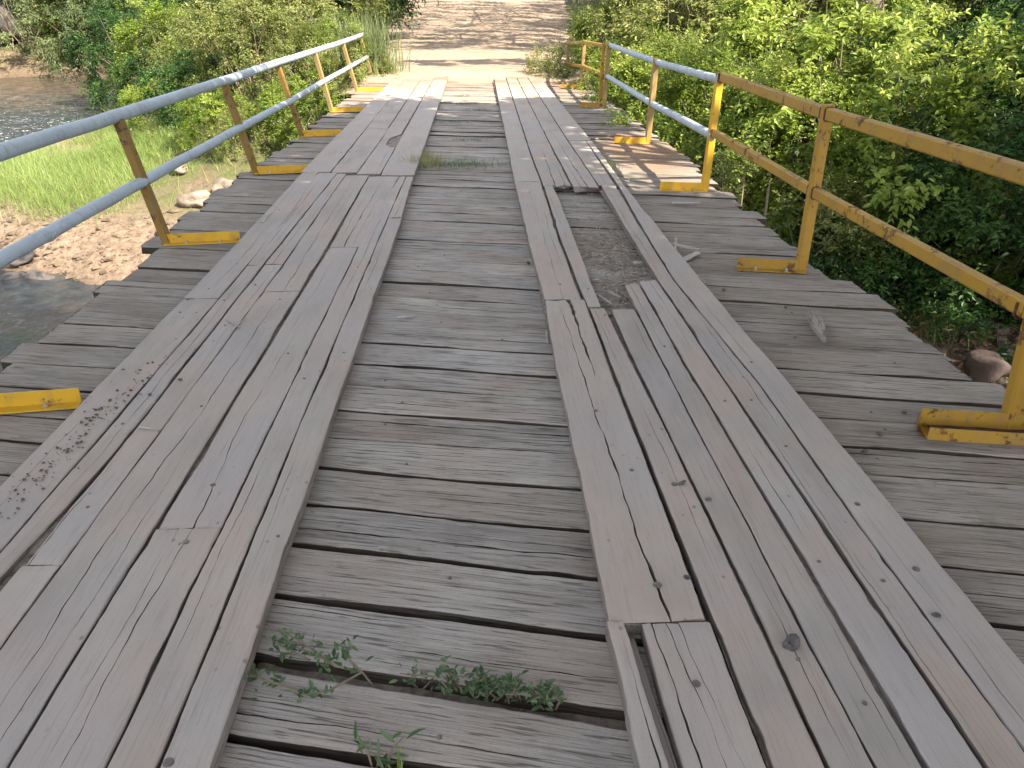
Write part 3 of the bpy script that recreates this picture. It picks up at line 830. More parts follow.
t = NT('bank_soil')
c = t.coords(False)
n1 = t.noise(c, 1.1, 6, .65); n2 = t.noise(c, 9, 6, .7); n3 = t.noise(c, 45, 4, .7)
soil = t.ramp(n2, [(.3, (.085, .06, .04)), (.55, (.17, .125, .085)), (.75, (.24, .18, .125))])
sand = t.ramp(n2, [(.3, (.10, .068, .045)), (.5, (.21, .148, .105)), (.75, (.32, .245, .18))])
green = t.ramp(n3, [(.3, (.04, .07, .015)), (.7, (.12, .15, .04))])
col = t.mix(t.attr('sand'), soil, sand)
col = t.mix(t.math('MULTIPLY', t.attr('green'), t.ramp(t.math('MULTIPLY_ADD', n2, .4, n1), [(.55, 0.), (.8, 1.)])), col, green)
col = t.mix(t.math('MULTIPLY', t.attr('wet'), .75), col, (.045, .036, .026))
GROUND = t.finish(col, .92, .15, t.bump(t.math('MULTIPLY_ADD', n3, .5, n2), .8, .05))
def a_sand(X, Y):
    q = riv_dist(X, Y)
    s = sstep(4.2, 1.2, q) * (X < 0) * (Y < 30) + .5 * sstep(26, 30, Y) * sstep(6, 2, q) * (X < -5)
    s = np.maximum(s, sstep(3.4, .8, np.hypot((X + 4.4) * .8, (Y - 11.2) * .7)))
    return np.clip(s + .2 * fbm2(X, Y, 12, 3, 1.5), 0, 1)
def a_green(X, Y): return np.clip(sstep(.8, 3.0, riv_dist(X, Y)) * .9, 0, 1) * (1 - .6 * a_sand(X, Y))
def a_wet(X, Y): return sstep(.35, -.2, riv_dist(X, Y))
gm = grid_mesh('ground', axis(-320, 320, -14, 9, .16, 14), axis(-60, 420, 2, 26, .16, 14), ground_z, [GROUND], {'sand': a_sand, 'green': a_green, 'wet': a_wet})
tag(link('ground', gm), 'brown and sandy sloping river bank soil under the bridge', 'ground', kind='structure')

t = NT('stream_water')
c = t.coords(False)
w1 = t.noise(t.scaled(c, (1, 1, 1)), 3.2, 5, .6, .6); w2 = t.noise(c, 14, 5, .65, .4)
foam = t.math('MULTIPLY', t.attr('foam'), t.ramp(t.noise(c, 4.5, 7, .75, 1.5), [(.56, 0.), (.66, 1.)]))
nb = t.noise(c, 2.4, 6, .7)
bed_sky_tint = t.mix(t.attr('shallow'), t.ramp(nb, [(.35, (.010, .014, .018)), (.55, (.022, .028, .030)), (.78, (.075, .066, .042))]), t.ramp(nb, [(.3, (.02, .015, .01)), (.5, (.07, .048, .03)), (.72, (.19, .135, .09))]))  # deeper water: bluish base stands in for reflected sky; shallows: brown bed
col = t.mix(foam, bed_sky_tint, (.72, .74, .76))
h = t.math('MULTIPLY_ADD', w2, .35, w1)
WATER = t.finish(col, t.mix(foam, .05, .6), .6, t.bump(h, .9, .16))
def a_foam(X, Y):
    f = sstep(4.0, 1.0, np.hypot((X + 14.6) * .6, (Y - 24.0) * .9)) + .35 * sstep(2.0, .6, np.hypot(X + 7.0, Y - 9.4)) + .5 * sstep(5, 1, np.hypot((X + 15) * .5, Y - 30))
    return np.clip(f, 0, 1)
def wz(X, Y): return water_z(X, Y) + .035 * fbm2(X, Y, 21, 4, 3.0) * (.5 + a_foam(X, Y))
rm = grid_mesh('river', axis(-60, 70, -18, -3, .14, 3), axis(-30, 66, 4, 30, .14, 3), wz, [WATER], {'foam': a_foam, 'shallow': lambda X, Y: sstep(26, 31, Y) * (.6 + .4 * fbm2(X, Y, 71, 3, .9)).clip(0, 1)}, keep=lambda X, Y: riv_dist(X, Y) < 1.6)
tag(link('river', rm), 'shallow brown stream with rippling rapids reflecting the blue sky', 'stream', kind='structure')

t = NT('dirt_road_surface')
c = t.coords(False)
n1 = t.noise(c, .8, 5, .6); n2 = t.noise(c, 7, 6, .7); n3 = t.noise(c, 60, 4, .7)
col = t.ramp(t.math('MULTIPLY_ADD', n2, .5, t.math('MULTIPLY', n1, .5)), [(.3, (.205, .15, .11)), (.5, (.285, .215, .16)), (.7, (.36, .285, .22))])
col = t.mix(t.ramp(n3, [(.62, 0.), (.72, .5)]), col, (.12, .10, .085))
ROAD = t.finish(col, .95, .1, t.bump(t.math('MULTIPLY_ADD', n3, .4, n2), .6, .03))
ys = np.concatenate([np.arange(17.4, 40, .2), np.arange(40, 140, 1.2)])
us = np.linspace(-1, 1, 37)
U, YY = np.meshgrid(us, ys)
half = road_half(YY) + .15 + .25 * fbm2(YY * 0 + U * 3, YY, 41, 3, .8)
XX = road_cx(YY) + U * np.where(YY < 20.5, np.minimum(half, 3.2), half)
edge = np.abs(U) ** 6
ZZ = road_zz(YY) + .03 * (1 - U ** 2) + .018 * fbm2(XX, YY, 6, 4, 2.0) - .13 * edge
lip = sstep(19.9, 17.6, YY + .75 * fbm2(XX, YY * 0, 9, 3, 2.2))
ZZ = ZZ + .035 * sstep(17.5, 19, YY) * sstep(23, 20, YY) - .14 * lip
nx = len(us)
i = np.arange(len(ys) - 1)[:, None] * nx; j = np.arange(nx - 1)[None, :]
Q = np.stack([i + j, i + j + 1, i + j + 1 + nx, i + j + nx], 2).reshape(-1, 4)
tag(link('road', mesh('road', np.stack([XX, YY, ZZ], 2).reshape(-1, 3), [Q], [ROAD], None, True)), 'pale dusty dirt road running on from the far end of the bridge', 'road', kind='structure')


# ------------------------------------------------------------------ foliage
def basis(d, nrm):
    d = d / np.maximum(np.linalg.norm(d, axis=1, keepdims=True), 1e-6)
    s = np.cross(d, nrm); s /= np.maximum(np.linalg.norm(s, axis=1, keepdims=True), 1e-6)
    return d, s, np.cross(s, d)
def leaves(P, D, NRM, L, W, rng, fold=.18, tint=None):
    """folded pointed leaves: 6 vertices, 4 triangles"""
    n = len(P)
    d, s, u = basis(D, NRM)
    L = L[:, None]; W = W[:, None]
    curl = rng.uniform(-.25, .1, (n, 1)) * L
    v = np.stack([P, P + d * L * .35 + s * W * .5 + u * W * fold, P + d * L * .7 + s * W * .38 + u * (W * fold + curl * .4), P + d * L + u * curl,
                  P + d * L * .7 - s * W * .38 + u * (W * fold + curl * .4), P + d * L * .35 - s * W * .5 + u * W * fold], 1)
    b = (np.arange(n) * 6)[:, None]
    F = np.concatenate([b + np.array([[0, 1, 2, 3]]), b + np.array([[0, 3, 4, 5]])])
    tn = np.repeat(rng.uniform(0, 1, n) if tint is None else tint, 6)
    return v.reshape(-1, 3), F, tn
def rdir(rng, n):
    v = rng.normal(0, 1, (n, 3)); return v / np.linalg.norm(v, axis=1, keepdims=True)
def crown_points(rng, R, n, low=-.35, shell=.5):
    d = rdir(rng, n * 3); d = d[d[:, 2] > low][:n]
    rad = (shell + (1 - shell) * rng.random(len(d)) ** .6) * (1 + .22 * np.sin(d[:, 0] * 5 + d[:, 2] * 4 + R[0]) * np.cos(d[:, 1] * 4 + R[1]))
    return d * rad[:, None] * np.array(R)
def clump_leaves(rng, C, out, rc, n_tw, n_lf, L, W, droop=.25, up=.75):
    """twigs radiating from every clump centre with leaves along them"""
    nC = len(C)
    base = np.repeat(C, n_tw, 0); o = np.repeat(out, n_tw, 0)
    td = rdir(rng, len(base)) * .85 + o * .8 + np.array([0, 0, .15]); td /= np.linalg.norm(td, axis=1, keepdims=True)
    tl = np.repeat(rc, n_tw) * rng.uniform(.5, 1.25, len(base))
    f = np.tile(np.linspace(.15, 1.0, n_lf), len(base)) + rng.uniform(-.06, .06, len(base) * n_lf)
    B = np.repeat(base, n_lf, 0); TD = np.repeat(td, n_lf, 0); TL = np.repeat(tl, n_lf)
    P = B + TD * (TL * f)[:, None]; P[:, 2] -= droop * (TL * f) ** 2
    P += rng.normal(0, .012, P.shape)
    side = np.cross(TD, np.array([0, 0, 1.0])) * np.where(np.arange(len(P)) % 2, 1, -1)[:, None]
    D = TD * .55 + side * .8 + rng.normal(0, .3, P.shape) + np.array([0, 0, -droop])
    NRM = np.array([0, 0, up]) + rng.normal(0, .45, P.shape) + np.repeat(o, n_lf, 0) * .45
    sz = rng.uniform(.65, 1.25, len(P))
    tint = np.clip(np.repeat(np.repeat(rng.normal(.5, .2, nC), n_tw), n_lf) + rng.normal(0, .16, len(P)), 0, 1)
    v, F, tn = leaves(P, D, NRM, L * sz, W * sz, rng, tint=tint)
    return v, F, tn, base, base + td * tl[:, None]
def stems_mesh(name, roots, tips, rng, r0, r1, mat, n=6, sag=.12):
    a = Acc()
    for p, q in zip(roots, tips):
        p, q = np.array(p), np.array(q)
        m1 = p * .66 + q * .34 + rng.normal(0, sag, 3) * np.array([1, 1, .3]); m2 = p * .33 + q * .67 + rng.normal(0, sag, 3) * np.array([1, 1, .3])
        a.tube([p, m1, m2, q], [r0, r0 * .7 + r1 * .3, r0 * .35 + r1 * .65, r1], n, cap=False)
    V = np.concatenate(a.V)
    return mesh(name, V, [a.P], [mat], None, True)

BASES = {}
def base_bush(key, seed, R, n_cl, n_tw, n_lf, L, W, leaf, rc=.42, low=-.45, droop=.25, trunk=False, th=0.0, shell=.5, stemmat=None):
    rng = np.random.default_rng(seed)
    C = crown_points(rng, R, n_cl, low, shell)
    out = C / np.array(R); out /= np.maximum(np.linalg.norm(out, axis=1, keepdims=True), 1e-6)
    C = C + np.array([0, 0, R[2] * (.5 if not trunk else .75) + th])
    v, F, tn, a, b = clump_leaves(rng, C, out, rc * rng.uniform(.65, 1.3, len(C)), n_tw, n_lf, L, W, droop)
    fm = mesh('foliage', v, [F], [LEAF[leaf]], None, False, {'tint': tn})
    k = min(len(C), 26 if not trunk else 34)
    idx = rng.choice(len(C), k, replace=False)
    if trunk:
        hub = np.array([0, 0, th + R[2] * .35])
        roots = [hub + rng.normal(0, .06, 3) * np.array([1, 1, 2]) for _ in idx] + [np.array([0, 0, -.3])]
        tips = [C[i] for i in idx] + [hub + np.array([0, 0, .3])]
        sm = Acc(); rr = .05 * max(R)
        sm.tube([(0, 0, -.4), (.05, .03, hub[2] * .5), tuple(hub), tuple(hub + np.array([.05, 0, R[2] * .5]))], [rr * 1.4, rr, rr * .8, rr * .4], 9)
        for i in idx:
            m = hub * .5 + C[i] * .5 + rng.normal(0, .15, 3)
            sm.tube([tuple(hub + rng.normal(0, .03, 3)), tuple(m), tuple(C[i])], [rr * .45, rr * .28, rr * .1], 6, cap=False)
        me2 = mesh('trunk', np.concatenate(sm.V), [sm.P], [BARK], None, True)
    else:
        roots = [np.array([rng.normal(0, .12 * R[0]), rng.normal(0, .12 * R[1]), -.25]) for _ in idx]
        me2 = stems_mesh('stem', roots, [C[i] for i in idx], rng, .022, .006, stemmat or TWIG)
    # fine twigs are part of the stems' mesh for near plants
    BASES[key] = (fm, me2, trunk)
base_bush('bright_a', 11, (1.25, 1.2, 1.25), 80, 27, 12, .056, .029, 'bright', rc=.36, shell=.70)
base_bush('bright_b', 12, (1.6, 1.4, 1.5), 104, 29, 12, .060, .030, 'bright', rc=.42, shell=.70)
base_bush('bright_c', 23, (1.5, 1.4, 1.6), 80, 23, 11, .084, .038, 'bright', rc=.45, shell=.70, droop=.45)
base_bush('olive_a', 13, (1.3, 1.2, 1.2), 76, 20, 12, .050, .022, 'olive', droop=.35, rc=.38, shell=.68)
base_bush('olive_b', 14, (1.7, 1.6, 1.8), 96, 22, 13, .064, .027, 'olive', droop=.4, rc=.46, shell=.68)
base_bush('deep_a', 15, (1.4, 1.3, 1.3), 76, 20, 11, .072, .031, 'deep', droop=.35, rc=.42, shell=.70)
base_bush('deep_b', 16, (1.9, 1.7, 1.9), 110, 23, 12, .070, .029, 'deep', droop=.35, rc=.50, shell=.70)
base_bush('grey_a', 17, (1.9, 1.7, 1.9), 90, 19, 12, .10, .024, 'grey', droop=.6, rc=.54, shell=.7)
base_bush('low_deep', 18, (1.1, 1.0, .5), 50, 12, 10, .075, .036, 'deep', low=-.2)
base_bush('low_olive', 19, (1.0, .9, .55), 46, 13, 10, .06, .03, 'olive', low=-.2)
base_bush('tree_deep', 20, (2.6, 2.4, 2.6), 130, 20, 11, .11, .046, 'deep', rc=.66, trunk=True, th=.6, low=-.7, shell=.7)
base_bush('tree_olive', 21, (2.8, 2.6, 2.6), 135, 20, 11, .11, .044, 'olive', rc=.68, trunk=True, th=.6, low=-.7, shell=.7)
base_bush('tree_bright', 22, (2.6, 2.5, 2.5), 130, 20, 11, .11, .048, 'bright', rc=.66, trunk=True, th=.5, low=-.7, shell=.7)

USED = {}
def plant(key, x, y, label, s=1.0, sz=None, rz=None, dz=0.0, group=None, name=None, cat=None):
    fm, sm, tr = BASES[key]
    nm = name or ('tree' if tr else 'shrub')
    root = empty(nm, (x, y, gz(x, y) - .04 + dz), rz if rz is not None else random.uniform(0, 6.28))
    root.scale = (s, s, sz or s)
    tag(root, label, cat or nm, group)
    link('crown' if tr else 'foliage', fm, root)
    link('trunk' if tr else 'stem', sm, root)
    return root

exec_plants = [
    # right of the bridge, sunlit
    ('bright_b', 3.9, 12.3, 'sunlit yellow-green shrub crowding the grey pipe bay of the right railing', 1.05),
    ('bright_a', 3.6, 15.4, 'lush light green bush just behind the far posts of the right railing', 1.1),
    ('bright_c', 5.6, 14.6, 'tall bright shrub rising behind the pipe rails on the right', 1.35),
    ('olive_a', 3.7, 9.6, 'straggly pale green shrub on the bank below the yellow corner post', .95),
    ('bright_c', 5.3, 10.8, 'bright leafy bush behind the first yellow square rail', 1.25),
    ('olive_b', 4.6, 18.6, 'spreading green shrub overhanging the road end on the right', 1.15),
    ('bright_a', 3.9, 21.6, 'green bush at the road edge past the end of the right railing', 1.1),
    ('olive_b', 6.4, 21.5, 'big olive shrub behind the road-edge bush', 1.2),
    ('olive_b', 7.6, 17.6, 'high olive shrub in the sunny back row on the right bank', 1.5),
    ('deep_b', 7.4, 12.4, 'large dark shrub half in shade behind the yellow rails', 1.0),
    ('bright_a', 3.25, 13.9, 'leafy bush pushing between the grey pipes of the right railing', .8),
    ('bright_a', 3.2, 17.4, 'rounded light bush against the far right railing posts', .85),
    ('bright_b', 4.6, 11.6, 'wide glossy bush beyond the corner where pipe meets square rail', 1.0),
    ('bright_c', 6.9, 12.0, 'tall large-leaved bright shrub above the yellow top rail', 1.2),
    # right, shaded near bank
    ('deep_a', 6.5, 9.2, 'deep green shrub in the shade under the yellow top rail', 1.0),
    ('deep_b', 8.0, 9.6, 'broad dark green shrub on the shaded bank at the far right', 1.15),
    ('deep_a', 8.0, 7.9, 'dark leafy shrub beyond the leaf litter at the right edge', 1.05),
    ('deep_b', 10.6, 11.8, 'tall shaded shrub filling the upper right corner', 1.4),
    ('deep_a', 9.6, 7.8, 'shadowy shrub low at the right edge behind other leaves', 1.2),
    ('low_deep', 3.7, 8.8, 'low dark green ground plant hugging the bank beside the deck', .8),
    ('low_deep', 4.8, 9.3, 'spreading low shrub under the middle yellow rail', .9),
    ('low_olive', 3.5, 8.6, 'small pale bushy plant at the plank ends by the corner post', .7),
    ('tree_bright', 9.0, 21.0, 'leafy tree with light green crown behind the right-hand shrubs', 1.2),
    ('tree_deep', 12.5, 15.5, 'dark tree crowding the back of the right bank', 1.25),
    ('tree_deep', 14.5, 9.5, 'dark tree at the farthest right of the shaded bank', 1.3),
    ('tree_olive', 7.8, 28.0, 'olive green tree beside the road beyond the right railing', 1.2),
    # left of the bridge
    ('olive_a', -4.7, 16.0, 'low straggly shrub with pale stems just below the left railing', .5),
    ('bright_a', -3.6, 16.3, 'dense bright shrub pressed against the left railing posts', .62),
    ('olive_a', -3.5, 18.2, 'tangled olive shrub with dry branches behind the far left posts', .8),
    ('bright_a', -3.5, 19.8, 'leafy shrub at the far end of the left railing', .7),
    ('bright_a', -5.3, 16.6, 'fresh green low bush in front of the left thicket', .55),
    ('olive_b', -4.9, 18.6, 'upright yellowish shrub in the thicket left of the bridge', .85),
    ('deep_a', -6.5, 19.2, 'dark green bush in the shade of the left thicket', .8),
    ('bright_a', -7.9, 20.8, 'rounded light bush at the edge of the bright grass on the left bank', .7),
    ('olive_b', -5.4, 21.6, 'high olive shrub between the thicket and the road', 1.15),
    ('olive_a', -7.6, 23.4, 'loose olive shrub in the middle of the thicket', 1.2),
    ('deep_b', -11.4, 29.6, 'dark green shrub standing by the pool at its right shore', 1.15),
    ('bright_b', -9.2, 26.2, 'sunny light green shrub right of the dark one by the pool', 1.15),
    ('olive_b', -6.4, 26.2, 'large olive shrub behind the thicket near the road', 1.3),
    ('tree_olive', -6.3, 31.5, 'olive tree with bare lower limbs left of the road', 1.1),
    ('tree_deep', -4.9, 35.0, 'dark tree overhanging the left edge of the road', 1.1),
    ('grey_a', -14.6, 40.6, 'grey-green willowy shrub drooping over the right end of the far pool bank', 1.4),
    ('grey_a', -18.4, 42.6, 'pale willowy shrub in the middle of the far pool bank', 1.5),
    ('bright_b', -16.2, 43.2, 'light green bush squeezed between two willowy shrubs across the pool', 1.6),
    ('grey_a', -21.8, 43.0, 'grey-green shrub at the top left over the brown pool', 1.6),
    ('grey_a', -25.8, 42.0, 'feathery pale shrub at the extreme top left', 1.7),
    ('bright_b', -20.2, 46.0, 'bright green bush standing taller behind the willowy shrubs', 1.9),
    ('deep_b', -13.2, 36.0, 'dark bush leaning over the right end of the pool', 1.2),
    ('deep_a', -9.2, 24.2, 'low dark bush between the grass and the pool shrubs', .8),
    ('deep_b', -17.2, 44.6, 'dark shrub in the shade behind the far pool bank', 1.7),
    ('tree_deep', -9.8, 36.5, 'dark tree right of the pool behind the thicket', 1.2),
    ('tree_olive', -14.0, 49.0, 'olive tree in the far background across the pool', 1.6),
    ('tree_deep', -22.0, 51.0, 'dark green tree behind the top left shrubs', 1.7),
    ('tree_bright', -31.0, 48.0, 'light green tree beyond the rocks at the top left', 1.7),
]
for key, x, y, label, s in exec_plants:
    plant(key, x, y, label, s)
for k, (x, y) in enumerate([(-11, 62), (-9, 70), (11.5, 42), (14, 32), (18, 24), (22, 40), (13, 62), (14, 75), (20, 14), (-32, 66), (-42, 55), (30, 30), (-8, 48), (12, 52), (-28, 30), (-34, 38), (-30, 20), (-38, 26), (-26, 12), (-36, 10), (-44, 36), (-50, 48), (-24, 60), (-16, 68), (2, 92), (-6, 96), (9, 95), (18, 66), (24, 54), (30, 44), (28, 16), (26, 4), (36, 20), (-30, 2)]):
    plant(('tree_olive', 'tree_deep', 'tree_bright')[k % 3], x, y, ['olive', 'dark green', 'light green'][k % 3] + ' tree in the dense wood behind the river bushes', 1.7, group='trees of the wood behind', dz=-.3)


# ------------------------------------------------------------------ shade trees (they stand behind the viewer's right shoulder and lean over the bridge)
def shade_tree(base, spots, label, seed, lf=.20):
    """spots: (x, y on the deck that lies in its shade, height of the leaf clump, clump radius)"""
    rng = np.random.default_rng(seed)
    C = np.array([(x + h * .73, y - h * .60, h) for x, y, h, r in spots]); rc = np.array([s[3] for s in spots])
    out = rdir(rng, len(C)) * .5
    v, F, tn, a, b = clump_leaves(rng, C, out, rc, 38, 12, lf, lf * .55, .15, .5)
    bx, by = base; bz = gz(bx, by)
    root = empty('tree', (bx, by, bz)); tag(root, label, 'tree')
    o = Vector((bx, by, bz))
    link('crown', mesh('crown', v - np.array(o), [F], [LEAF['deep']], None, False, {'tint': tn}), root)
    acc = Acc()
    cen = C.mean(0); fork = np.array([bx * .75 + cen[0] * .25, by * .75 + cen[1] * .25, bz + (cen[2] - bz) * .5])
    acc.tube([(0, 0, -.4), tuple((fork - o) * .5 + np.array([.15, .1, 0])), tuple(fork - o)], [.30, .24, .19], 12)
    lead = [fork * (1 - f) + (cen + np.array([0, 0, .6])) * f + rng.normal(0, .3, 3) * f for f in (0, .25, .5, .75, 1)]
    acc.tube([tuple(p - o) for p in lead], [.19, .16, .13, .10, .06], 9)
    for c_ in C[rng.permutation(len(C))[:18]]:
        p0 = lead[int(rng.integers(0, 5))]
        m = p0 * .5 + c_ * .5 + np.array([0, 0, .45]) + rng.normal(0, .3, 3); m2 = p0 * .2 + c_ * .8 + np.array([0, 0, .25]) + rng.normal(0, .2, 3)
        acc.tube([tuple(p0 - o), tuple(m - o), tuple(m2 - o), tuple(c_ - o)], [.065, .045, .03, .012], 6, cap=False)
    acc.build('trunk', BARK, root, smooth=True)
rng = np.random.default_rng(77)
def fillspots(poly, n, h0, h1, r0, r1):
    out = []
    for (x0, x1, y0, y1, k) in poly:
        m = int(n * k)
        gx = max(1, int(round(math.sqrt(m * (x1 - x0) / max(.1, (y1 - y0)))))); gy = max(1, int(round(m / gx)))
        for i in range(gx):
            for j in range(gy):
                out.append((x0 + (i + rng.uniform(.2, .8)) * (x1 - x0) / gx, y0 + (j + rng.uniform(.2, .8)) * (y1 - y0) / gy, rng.uniform(h0, h1), rng.uniform(r0, r1)))
    return [o for o in out if math.hypot(o[0] - 5.75, o[1] - 6.6) > 1.25]
shade_tree((8.2, -4.5), fillspots([(-3.0, 3.3, -3.5, 3.6, 1)], 100, 6, 9, 1.0, 1.3) + [(-1.05, 1.4, 7, 1.0), (-1.1, 2.25, 7.5, .9), (-1.5, 2.3, 6.5, .9), (.05, 2.0, 7, .9)], 'broad shade tree on the near bank beside the bridge', 301)
shade_tree((9.3, 1.5), fillspots([(-3.0, 3.4, 3.2, 6.9, 1)], 70, 6, 9, .9, 1.2), 'tall shade tree leaning out over the right bank', 302)
shade_tree((8.8, 5.0), fillspots([(-2.9, 1.0, 7.0, 12.6, .78), (-2.2, 2.2, 11.2, 14.6, .40)], 56, 6, 8.5, .6, .9), 'slim shade tree among the shrubs on the right bank', 303)
shade_tree((7.4, -1.5), fillspots([(-8.2, -2.8, 3.5, 8.8, 1), (-9.0, -6.3, 8.8, 11.0, .25)], 60, 6, 9, .85, 1.2), 'spreading shade tree whose crown hangs over the stream', 308)
shade_tree((13.5, 4.0), fillspots([(4.2, 9.8, 5.6, 9.6, 1), (7.2, 12.5, 9.4, 12.6, .6)], 46, 7, 10, .85, 1.2), 'dark shade tree high on the right bank', 304)
shade_tree((10.5, 20.0), fillspots([(-4.5, 3.8, 29, 40, 1.)], 30, 6, 9, 1.1, 1.8), 'roadside tree arching over the dirt road from the right', 305)
shade_tree((9.5, 31.0), fillspots([(-6, 6, 39, 62, 1.)], 62, 7, 10, 1.4, 2.3), 'big roadside tree farther along the dirt road', 306)
shade_tree((8.0, 15.5), fillspots([(-3.2, .4, 22.6, 24.6, .5), (.8, 3.2, 22.0, 25.2, .5)], 12, 6, 7.5, .5, .7), 'thin roadside tree beside the end of the bridge', 307)


# ------------------------------------------------------------------ grass, undergrowth, litter (nobody could count them)
def blades(P, H, rng, lean=.35, w=.006, seg=3, bend=.5):
    n = len(P)
    th = rng.uniform(0, 6.28, n); d = np.stack([np.cos(th), np.sin(th), np.zeros(n)], 1)
    s = np.stack([-np.sin(th), np.cos(th), np.zeros(n)], 1)
    ln = rng.uniform(.1, 1, n) * lean
    rows = []
    for k in range(seg + 1):
        f = k / seg
        c = P + np.array([0, 0, 1.0]) * (H * f * (1 - .25 * bend * f * ln))[:, None] + d * (H * ln * (f * .4 + bend * f * f))[:, None]
        ww = w * (1 - f) ** .7 * H ** .3
        if k < seg:
            rows += [c - s * ww[:, None] if hasattr(ww, '__len__') else c - s * ww, c + s * ww[:, None] if hasattr(ww, '__len__') else c + s * ww]
        else: rows.append(c)
    V = np.stack(rows, 1); k = V.shape[1]
    b = (np.arange(n) * k)[:, None]
    Q = np.concatenate([b + np.array([[2 * i, 2 * i + 1, 2 * i + 3, 2 * i + 2]]) for i in range(seg - 1)])
    T = b + np.array([[2 * seg - 2, 2 * seg - 1, 2 * seg]])
    return V.reshape(-1, 3), [Q, T], np.repeat(np.clip(rng.normal(.5, .2, n), 0, 1), k)
rng = np.random.default_rng(88)
n = 230000
x = rng.uniform(-15.5, -3.0, n); y = rng.uniform(11.3, 25.5, n)
q = riv_dist(x, y)
cov = sstep(.9, 2.2, q + .5 * fbm2(x, y, 31, 3, 1.3)) * (1 - .92 * sstep(3.6, 1.8, np.hypot((x + 4.2) * .8, (y - 11.8) * .62)))
cov *= np.where(x > -6.3, .26 + .25 * sstep(15, 18, y), 1)
k = rng.random(n) < cov * sstep(-.35, .4, fbm2(x, y, 33, 3, .9) + .55)
x, y = x[k], y[k]
P = np.stack([x, y, ground_z(x, y) - .02], 1)
v, F, tn = blades(P, rng.uniform(.10, .42, len(P)) * rng.choice([.6, 1, 1.25], len(P)) * (1 + .45 * fbm2(x, y, 35, 2, 1.2)).clip(.35, 1.6), rng, 1.7, .0065)
tn = np.clip(tn + np.repeat(.28 * fbm2(x, y, 37, 3, 1.1), len(tn) // len(x)), 0, 1)
tag(link('grass', mesh('grass', v, F, [LEAF['grass']], None, False, {'tint': tn})), 'bright sunlit grass covering the left river bank', 'grass', kind='stuff')

GRAVEL = mat_plain('brown_shore_gravel', (.125, .095, .068), .55, 4, .9, .2, .6, .02)
def gravel(name, x, y, z, r, mat, label, cat, seed):
    rg = np.random.default_rng(seed); n = len(x)
    o = np.array([(1, 0, 0), (0, 1, 0), (-1, 0, 0), (0, -1, 0), (0, 0, .7), (.5, .5, .5), (-.5, .4, .55), (.1, -.6, .5)])
    F0 = np.array([(0, 1, 5), (1, 2, 6), (2, 3, 7), (3, 0, 7), (0, 5, 7), (5, 1, 6), (6, 2, 7), (5, 6, 4), (6, 7, 4), (7, 5, 4)])
    th = rg.uniform(0, 6.28, n); c, s_ = np.cos(th), np.sin(th)
    v = o[None] * rg.uniform(.7, 1.3, (n, 8, 1)) * (r[:, None, None]) * np.stack([rg.uniform(.8, 1.5, n), np.ones(n), rg.uniform(.6, 1, n)], 1)[:, None]
    v = np.stack([v[..., 0] * c[:, None] - v[..., 1] * s_[:, None], v[..., 0] * s_[:, None] + v[..., 1] * c[:, None], v[..., 2]], 2) + np.stack([x, y, z], 1)[:, None]
    tag(link(name, mesh(name, v.reshape(-1, 3), [(np.arange(n) * 8)[:, None, None].repeat(10, 1).reshape(n, 10, 1).repeat(3, 2).reshape(-1, 3) + np.tile(F0, (n, 1))], [mat])), label, cat, kind='stuff')
n = 9000
x = rng.uniform(-12, -2.6, n); y = rng.uniform(9.5, 16.5, n)
q = riv_dist(x, y); k = (q > -.5) & (rng.random(n) < sstep(3.6, .1, q)); x, y = x[k], y[k]
gravel('gravel', x, y, ground_z(x, y), rng.choice([.015, .025, .045, .08], len(x), p=[.5, .3, .15, .05]), GRAVEL, 'loose gravel and small stones along the sandy shore on the left', 'gravel', 5)
n = 1500
x = rng.uniform(2.5, 6.5, n); y = rng.uniform(5, 8.2, n); k = riv_dist(x, y) > .1; x, y = x[k], y[k]
gravel('gravel', x, y, ground_z(x, y), rng.choice([.02, .035, .06, .10], len(x), p=[.4, .3, .2, .1]), GRAVEL, 'brown stones mixed with leaf litter at the right edge', 'gravel', 6)
n = 500
y = rng.uniform(19.5, 40, n); x = road_cx(y) + rng.choice([-1, 1], n) * road_half(y) * (1 - np.abs(rng.normal(0, .25, n)))
gravel('gravel', x, y, road_zz(y) + .03, rng.choice([.015, .025, .05], n, p=[.5, .35, .15]), ROCK, 'small stones scattered along the edges of the dirt road', 'gravel', 7)
n = 5200
x = rng.uniform(2.6, 9.5, n); y = rng.uniform(5.2, 20, n)
k = (riv_dist(x, y) > .7) & ((y > 7.6) | (rng.random(n) < .12)); x, y = x[k], y[k]
C = np.stack([x, y, ground_z(x, y) + rng.uniform(.0, .22, len(x))], 1)
v1, F1, t1, _, _ = clump_leaves(rng, C, np.tile([0, 0, .8], (len(C), 1)), rng.uniform(.1, .24, len(C)), 4, 6, .075, .036, .2)
n = 2600
x = rng.uniform(-8.5, -2.6, n); y = rng.uniform(15.0, 24, n)
k = (rng.random(n) < sstep(14.5, 17, y + (x + 3) * .5)) & (riv_dist(x, y) > 1); x, y = x[k], y[k]
C = np.stack([x, y, ground_z(x, y) + rng.uniform(.0, .2, len(x))], 1)
v2, F2, t2, _, _ = clump_leaves(rng, C, np.tile([0, 0, .8], (len(C), 1)), rng.uniform(.1, .22, len(C)), 4, 6, .06, .028, .2)
tag(link('undergrowth', mesh('undergrowth', v1, [F1], [LEAF['deep']], None, False, {'tint': t1})), 'low leafy green undergrowth carpeting the right bank', 'undergrowth', kind='stuff')
tag(link('undergrowth', mesh('undergrowth', v2, [F2], [LEAF['olive']], None, False, {'tint': t2})), 'low olive undergrowth beneath the shrubs left of the bridge', 'undergrowth', kind='stuff')

